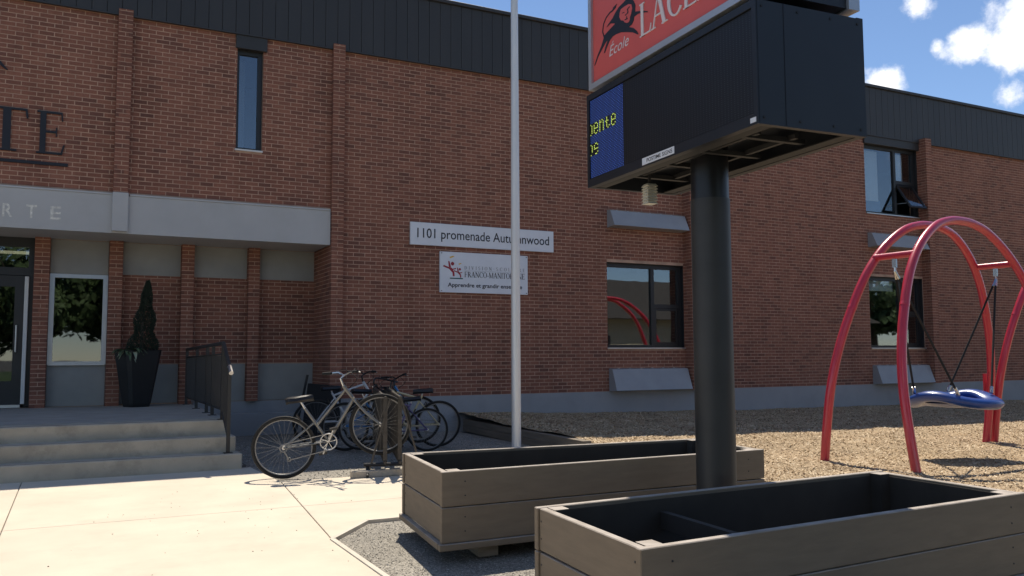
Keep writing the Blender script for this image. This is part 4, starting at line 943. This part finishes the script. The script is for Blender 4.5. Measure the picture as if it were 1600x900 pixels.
for bk_, s0 in ((True, 0), (False, -.04), (True, 3.80), (False, 3.80)):
    t = MB(); t.tube(cr_([apt(a, b, bk_, s0) for a, b in prof_]), .053, 16); ar = obj('arch', t, 'swing', sw, smooth=True)
    for s_, z_ in ((half_prof[4][0], half_prof[4][1]),):
        for sg_ in (-1, 1):
            t = MB(); c0 = apt(1.79+sg_*(s_+.012), z_-.02, bk_, s0); c1 = apt(1.79+sg_*(s_-.012), z_+.02, bk_, s0); t.tube([c0, c1], .0555, 16); obj('tube_collar', t, 'swing', ar, smooth=True)
HANG = []
for s_ in (.655, 2.925):
    zb_ = 2.50; A = apt(s_, zb_, True); B = apt(s_-.03, zb_, False)
    t = MB(); t.tube([A, B], .042, 14); obj('crossbar', t, 'swing', sw, smooth=True)
    HANG.append((A+B)/2-zz*.045)
pA = apt(3.60, .0, True); pB = apt(3.82, 0, True)
t = MB(); d_ = (pB-pA).normalized()
nrm = Vector((-d_.y, d_.x, 0))
def plate(z0, z1, w0, w1): t.hexa([pA+d_*w0-nrm*.008+zz*z0, pA+d_*w1-nrm*.008+zz*z0, pA+d_*w1+nrm*.008+zz*z0, pA+d_*w0+nrm*.008+zz*z0, pA+d_*w0-nrm*.008-nrm*.09*0+zz*z1, pA+d_*w1-nrm*.008+zz*z1, pA+d_*w1+nrm*.008+zz*z1, pA+d_*w0+nrm*.008+zz*z1])
plate(.46, 1.03, .0, .26); plate(.12, .455, .0, .075); plate(.12, .455, .185, .26)
jp = obj('joining_plate', t, 'swing', sw)
for z in (.55, .70, .85, .98):
    t = MB(); c = pA+d_*.13+zz*z-nrm*.009; t.prism([(.012*math.cos(R_(60*k)), .012*math.sin(R_(60*k))) for k in range(6)], c, d_, zz, -nrm, .008); obj('bolt', t, 'chrome', jp)
# saucer seat
sc0 = LB+su*1.76-sv*.605+zz*.73
sa_ = thing('saucer_swing', sc0-zz*.13, 'round blue saucer swing seat hanging on black ropes from the red frame', 'swing')
t = MB(); nA, nB = 64, 18; vs = []
for i in range(nA):
    a = 2*math.pi*i/nA; wz = .05*math.cos(2*(a-R_(6)))+.012*math.cos(4*a)
    for k in range(nB):
        b = 2*math.pi*k/nB; rr = .455+.11*math.cos(b)*(1 if math.cos(b) > 0 else 1.1); z = .06*math.sin(b)*(1.0 if math.sin(b) > 0 else 1.25)+wz
        vs.append(sc0+su*(rr*math.cos(a))+sv*(rr*math.sin(a))+zz*z)
t.add(vs, [(i*nB+k, ((i+1) % nA)*nB+k, ((i+1) % nA)*nB+(k+1) % nB, i*nB+(k+1) % nB) for i in range(nA) for k in range(nB)]); obj('seat_ring', t, 'bluep', sa_, smooth=True)
t = MB(); t.lathe([(.38, -.02), (.27, -.07), (.12, -.085), (.1, -.10), (.29, -.085), (.39, -.04)], sc0, 32); obj('seat_pan', t, 'bluep', sa_, smooth=True)
for hi_, (hp, angs) in enumerate(zip(HANG, ((144, 216), (-36, 36)))):
    t = MB(); t.bar(hp+zz*.02, hp-zz*.10, .05, .03, upv=su); t.tube([hp-zz*.09, hp-zz*.15], .016, 8); obj('swivel_shackle', t, 'chrome', sa_)
    for an in angs:
        a = R_(an); e = sc0+su*(.475*math.cos(a))+sv*(.475*math.sin(a))+zz*(.09+.045*math.cos(2*a)); top = hp-zz*.14; dd = (e-top)
        t = MB(); t.tube([top+dd*.06, top+dd*.5+Vector((0, 0, -.004)), e-dd*.03], .0135, 8); obj('rope', t, 'rope', sa_, smooth=True)
        t = MB(); t.tube([top, top+dd*.065], .018, 8); obj('rope_ferrule', t, 'chrome', sa_)
        t = MB(); t.tube([e-dd*.035, e+dd*.02], .022, 8); t.torus(e+zz*.0, sv, .028, .009, 14, 6); obj('shackle', t, 'chrome', sa_)

# ================================================================== BICYCLE RACK
rd = Vector((.27, .963, 0)).normalized(); rn = Vector((rd.y, -rd.x, 0)); r0_ = Vector((3.17, 9.03, 0)); RLEN = 3.1
rk = thing('bicycle_rack', r0_+rd*RLEN/2, 'dark steel bicycle rack of upright flat bars running back from the walk', 'bicycle rack')
bars = MB(); bars.box(-.022, .022, -.007, .007, 0, 1)
bme = mesh_from(bars, 'upright_bar'); bme.materials.append(MT['rack'])
rot = (0, 0, math.atan2(rn.y, rn.x))
k = 0
while k*.125 < RLEN-.02:
    for s_ in (-.11, .05):
        o = inst('upright_bar', bme, r0_+rd*(k*.125+(.03 if s_ > 0 else 0))+rn*s_+zz*.15, rk, rot); o.scale = (1, 1, .70)
    k += 1
for s_ in (-.11, .05):
    for z in (.15, .85):
        t = MB(); t.tube([r0_+rn*s_+zz*z-rd*.05, r0_+rn*s_+zz*z+rd*RLEN], .017, 10); obj('rail', t, 'rack', rk, smooth=True)
for f_ in (0, RLEN-.1):
    for s_ in (-1, 1):
        t = MB(); t.bar(r0_+rd*f_+rn*.06*s_+zz*.84, r0_+rd*f_+rn*.30*s_+zz*.0, .03, .02); obj('splayed_leg', t, 'rack', rk)
    t = MB(); t.tube([r0_+rd*f_-rn*.34+zz*.13, r0_+rd*f_+rn*.34+zz*.13], .02, 10); obj('foot_tube', t, 'black', rk, smooth=True)
for s_ in (-.30, .28):
    t = MB(); t.tube([r0_+rd*.02+rn*s_+zz*.13, r0_-rd*.02+rn*s_+zz*.05, r0_-rd*.10+rn*s_+zz*.02], .017, 8); obj('hooked_foot', t, 'black', rk, smooth=True)
fbm = MB(); fbm.bevbox(2.70, 3.75, 9.05, 9.15, .0, .075, .008); obj('timber_foot_beam', fbm, 'pale', None, 'pale squared timber lying on the ground at the near end of the bicycle rack', 'timber')

# ================================================================== BICYCLES
def bicycle(label, loc, yawd, pitch, roll, Rw, frame, top, bars_kind, fork=None, turn=0):
    s = Rw/.34
    B = thing('bicycle', loc, label, 'bicycle', 'bicycles parked at the rack', rot=Matrix.Rotation(R_(yawd), 3, 'Z').to_4x4().to_3x3().__matmul__(Matrix.Rotation(R_(-pitch), 3, 'Y')).__matmul__(Matrix.Rotation(R_(roll), 3, 'X')).to_euler())
    V = lambda x, z, y=0: Vector((x, y, z))*s
    rh, fh = V(0, .34), V(1.05, .34); bb = V(.47, .295)
    for hub in (rh, fh):
        t = MB(); t.torus(hub, (0, 1, 0), (.34-.019)*s, .019*s, 48, 8); wh = obj('wheel', t, 'tyre', B, smooth=True)
        t = MB(); t.torus(hub, (0, 1, 0), (.34-.043)*s, .0085*s, 48, 6); obj('rim', t, 'rim', wh, smooth=True)
        t = MB()
        for q_ in range(28):
            a = 2*math.pi*q_/28; sd = .028 if q_ % 2 else -.028; off = .35*(1 if q_ % 4 < 2 else -1)
            t.bar(hub+Vector((math.cos(a+off)*.022, sd, math.sin(a+off)*.022))*s, hub+Vector((math.cos(a)*.295, 0, math.sin(a)*.295))*s, .0018*s)
        obj('spokes', t, 'rim', wh)
        t = MB(); t.tube([hub+Vector((0, -.05, 0))*s, hub+Vector((0, .05, 0))*s], .018*s, 10); obj('hub', t, 'alu', wh)
    ht, hb = V(.755, .83), V(.825, .68); stt = V(.275, .74) if top == 'high' else V(.30, .70)
    tj = V(.30, .70) if top == 'high' else V(.385, .49)
    t = MB(); t.tube([bb, stt], .016*s, 10); t.tube([hb*.97+ht*.03, bb], .019*s, 10); t.tube([ht*.85+hb*.15, tj], .0155*s, 10); t.tube([ht+(ht-hb)*.1, hb], .020*s, 10)
    for y in (-.05, .05): t.tube([bb+Vector((0, y*.6, 0))*s, rh+Vector((0, y, 0))*s], .009*s, 8); t.tube([V(.31, .66)+Vector((0, y*.35, 0))*s if top == 'high' else V(.37, .53)+Vector((0, y*.35, 0))*s, rh+Vector((0, y, 0))*s], .008*s, 8)
    obj('frame', t, frame, B, smooth=True)
    t = MB()
    for y in (-.05, .05): t.tube([hb+Vector((0, y*.8, 0))*s, hb*.5+fh*.5+Vector((-.02, y, -.0))*s, fh+Vector((0, y, 0))*s], [.013*s, .012*s, .008*s], 8)
    t.tube([hb+Vector((0, -.045, .01))*s, hb+Vector((0, .045, .01))*s], .016*s, 8); obj('fork', t, fork or frame, B, smooth=True)
    sp = V(.262, .80); t = MB(); t.tube([stt*.96+bb*.04, sp+Vector((0, 0, .02))*s], .0125*s, 8); obj('seat_post', t, 'alu', B, smooth=True)
    t = MB(); vs = []; L_ = [(-.14, .05, .012), (-.11, .088, .02), (-.03, .066, .008), (.05, .034, .0), (.13, .022, -.010), (.15, .008, -.016)]
    for x, w_, z in L_:
        for y, dz in ((-1, -.03), (-.72, .0), (0, .012), (.72, 0), (1, -.03), (.65, -.055), (0, -.06), (-.65, -.055)): vs.append(sp+Vector((x, y*w_, z+.03+dz))*s)
    t.add(vs, [(i*8+j, i*8+(j+1) % 8, (i+1)*8+(j+1) % 8, (i+1)*8+j) for i in range(5) for j in range(8)]+[tuple(range(8)), tuple(range(40, 48))]); obj('saddle', t, 'black', B, smooth=True)
    stem = V(.735, .93)
    def steer(p_): d_ = p_-stem; c_, s_ = math.cos(R_(turn)), math.sin(R_(turn)); return stem+Vector((d_.x*c_-d_.y*s_, d_.x*s_+d_.y*c_, d_.z))
    t = MB(); t.tube([ht, stem, stem+Vector((.05, 0, .02))*s], .013*s, 8); hbp = stem+Vector((.05, 0, .02))*s
    if bars_kind == 'drop':
        for y in (-1, 1): t.tube(cr_([hbp, hbp+Vector((.0, y*.18, .0))*s, hbp+Vector((.08, y*.21, 0))*s, hbp+Vector((.10, y*.21, -.07))*s, hbp+Vector((.03, y*.21, -.13))*s]), .0125*s, 8)
    else:
        for y in (-1, 1): t.tube([hbp, hbp+Vector((.02, y*.10, .035))*s, hbp+Vector((-.03, y*.29, .045))*s], .0115*s, 8)
    t.v = [steer(v_) for v_ in t.v]; hbm = obj('handlebar', t, 'chrome' if bars_kind == 'up' else 'black', B, smooth=True)
    if bars_kind != 'drop':
        for y in (-1, 1):
            t = MB(); t.tube([steer(hbp+Vector((-.012, y*.19, .0395))*s), steer(hbp+Vector((-.045, y*.30, .046))*s)], .0165*s, 8); obj('grip', t, 'tyre', hbm, smooth=True)
            t = MB(); t.bar(steer(hbp+Vector((.035, y*.15, .04))*s), steer(hbp+Vector((.03, y*.25, .02))*s), .012*s); obj('brake_lever', t, 'alu', hbm)
    for y in (-1, 1):
        t = MB(); t.tube(cr_([steer(hbp+Vector((.03, y*.14, .03))*s), steer(hbp+Vector((.10, y*.10, .05))*s), hbp+Vector((.12, y*.03, -.06))*s, ht+Vector((.05, y*.02, -.02))*s]), .0035*s, 5); obj('cable', t, 'tyre', hbm)
    t = MB(); t.torus(bb+Vector((0, -.045, 0))*s, (0, 1, 0), .088*s, .007*s, 28, 6)
    for q_ in range(5): a = 2*math.pi*q_/5; t.bar(bb+Vector((0, -.045, 0))*s, bb+Vector((.085*math.cos(a), -.045, .085*math.sin(a)))*s, .016*s, .006*s)
    ck = obj('crankset', t, 'alu', B); ca = R_(58)
    for y, a in ((-.065, ca), (.065, ca+math.pi)):
        e = bb+Vector((.165*math.cos(a), y, .165*math.sin(a)))*s; t = MB(); t.bar(bb+Vector((0, y, 0))*s, e, .024*s, .012*s); obj('crank_arm', t, 'alu', ck)
        t = MB(); yy = y+(-.05 if y < 0 else .05); t.bar(e+Vector((-.045, yy-y, 0))*s, e+Vector((.045, yy-y, 0))*s, .07*s, .022*s); obj('pedal', t, 'black', ck)
    t = MB(); t.bar(bb+Vector((0, -.045, .086))*s, rh+Vector((0, -.045, .04))*s, .006*s, .010*s); t.bar(bb+Vector((0, -.045, -.086))*s, rh+Vector((.02, -.045, -.14))*s, .006*s, .010*s); t.torus(rh+Vector((.03, -.05, -.13))*s, (0, 1, 0), .02*s, .006*s, 12, 5); t.torus(rh+Vector((0, -.045, 0))*s, (0, 1, 0), .038*s, .008*s, 18, 5); t.bar(rh+Vector((0, -.05, -.03))*s, rh+Vector((.03, -.055, -.13))*s, .018*s, .01*s); obj('drive_chain', t, 'rim', B)
    t = MB(); t.bar(V(.20, .655, -.035), V(.235, .58, -.04), .012*s); t.bar(V(.20, .655, .035), V(.235, .58, .04), .012*s); t.bar(V(.17, .63, -.03), V(.17, .60, .03), .012*s); t.bar(V(.86, .665, -.04), V(.885, .60, -.045), .012*s); t.bar(V(.86, .665, .04), V(.885, .60, .045), .012*s); obj('brakes', t, 'black', B)
    return B
bicycle('silver step-through bicycle nearest the walk with its front wheel lifted in the rack', (2.13, 9.44, 0), -16, 12.5, 6, .34, 'silverbike', 'mixte', 'up', turn=38)
bicycle('bicycle with a bright blue frame behind the nearest silver one', (3.42, 11.75, 0), -8, 4, -5, .335, 'bluebike', 'mixte', 'flat', 'silverbike', turn=25)
bicycle('white framed bicycle with raised black handlebar farthest back at the wall', (3.28, 12.75, 0), -14, 7, 5, .34, 'whitebike', 'high', 'flat', turn=40)
bicycle('small dark violet bicycle on the right of the rack with its rear wheel outward', (4.36, 11.15, 0), 168, 3, 5, .295, 'violet', 'high', 'flat', 'silverbike', turn=-25)
bicycle('cream framed bicycle with drop handlebar rightmost at the rack', (4.70, 11.62, 0), 172, 3, -6, .335, 'cream', 'high', 'drop', turn=30)

# dark board leaning on the return wall behind the bikes
bd = thing('leaning_board', (3.55, 13.9, 0), 'black sheet on a slanted frame leaning in the corner behind the bicycles', 'board')
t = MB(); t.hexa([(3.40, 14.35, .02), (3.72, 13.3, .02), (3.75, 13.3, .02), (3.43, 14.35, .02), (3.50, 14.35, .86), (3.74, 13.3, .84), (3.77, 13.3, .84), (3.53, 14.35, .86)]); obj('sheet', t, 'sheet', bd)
t = MB(); t.bar((3.30, 14.38, 0), (3.50, 14.38, 1.0), .035); t.bar((3.30, 14.38, 0.012), (3.45, 13.7, .012), .03); obj('frame_leg', t, 'black', bd)

# ================================================================== ACROSS THE LOT (seen only as reflections in the glass)
hs_ = thing('reflected_house', (26, -8, 0), 'low house with pale siding and dark roof, seen reflected in the ground-floor window', 'house')
t = MB(); t.box(17, 38, -13, -4, 0, 3.0); obj('wall', t, 'siding', hs_)
t = MB(); t.add([(16.4, -3.4, 2.95), (38.6, -3.4, 2.95), (38.6, -13.6, 2.95), (16.4, -13.6, 2.95), (16.4, -8.5, 5.2), (38.6, -8.5, 5.2)], [(0, 1, 5, 4), (2, 3, 4, 5), (0, 4, 3), (1, 2, 5), (0, 3, 2, 1)]); obj('roof', t, 'shingle', hs_)
for x in (20, 25, 31):
    t = MB(); t.box(x, x+1.6, -4.05, -3.96, 1.0, 2.2); wn_ = obj('window', t, 'dark', hs_); t = MB(); t.box(x+.08, x+1.52, -3.96, -3.955, 1.08, 2.12); obj('pane', t, 'glass', wn_)
def crown_mesh(seed, n):
    rr = random.Random(seed); t = MB(); blobs = []
    for k in range(26):
        v = Vector((rr.gauss(0, 1), rr.gauss(0, 1), rr.gauss(0, .8))); v = v.normalized()*rr.uniform(.3, 1.0); blobs.append((Vector((v.x*2.1, v.y*2.1, 3.3+v.z*2.2)), rr.uniform(.55, 1.0)))
    for k in range(n):
        c, r_ = rr.choice(blobs); d = Vector((rr.gauss(0, 1), rr.gauss(0, 1), rr.gauss(0, 1))).normalized(); p_ = c+d*r_*rr.uniform(.7, 1.05); a = d.orthogonal().normalized(); b = d.cross(a); s_ = rr.uniform(.07, .15); a = (a*math.cos(k)+b*math.sin(k)+d*rr.uniform(-.6, .6)).normalized(); b = a.cross(d).normalized()
        s_ *= 1.5; t.add([p_-a*s_, p_+b*s_*.5, p_+a*s_, p_-b*s_*.5], [(0, 1, 2, 3)])
    return t
cr_me = mesh_from(crown_mesh(3, 5200), 'crown'); cr_me.materials.append(MT['treeleaf'])
t = MB(); t.tube([(0, 0, -.1), (.05, .02, 1.2), (-.05, .05, 2.6), (.05, 0, 4.6)], [.2, .15, .12, .05], 10)
for a in range(6): t.tube([(-.03, .04, 2.2+a*.25), (math.cos(a*1.1)*.7, math.sin(a*1.1)*.7, 3.3+a*.2), (math.cos(a*1.1)*1.5, math.sin(a*1.1)*1.5, 4.1+a*.25)], [.08, .05, .02], 6)
tr_me = mesh_from(t, 'trunk'); tr_me.materials.append(MT['bark'])
for k, (x, y, sc, lab) in enumerate(((-1.6, -7.5, 1.1, 'leafy tree reflected on the left side of the entrance window glass'), (1.9, -9.0, 1.35, 'leafy tree reflected in the middle of the entrance window glass'), (13.5, -12, 1.2, 'leafy tree reflected above the pale house in the ground-floor window'), (-7, -10, 1.3, 'leafy tree reflected in the glazed entrance door'), (41, -6, 1.3, 'leafy tree reflected beside the house in the far ground-floor window'))):
    T_ = thing('street_tree', (x, y, -.05), lab, 'tree', 'trees seen in the window glass'); T_.scale = (sc, sc, sc); T_.rotation_euler = (0, 0, k*1.7); ORG[T_] = Vector((0, 0, 0))
    inst('trunk', tr_me, (0, 0, 0), T_); inst('crown', cr_me, (0, 0, 0), T_)
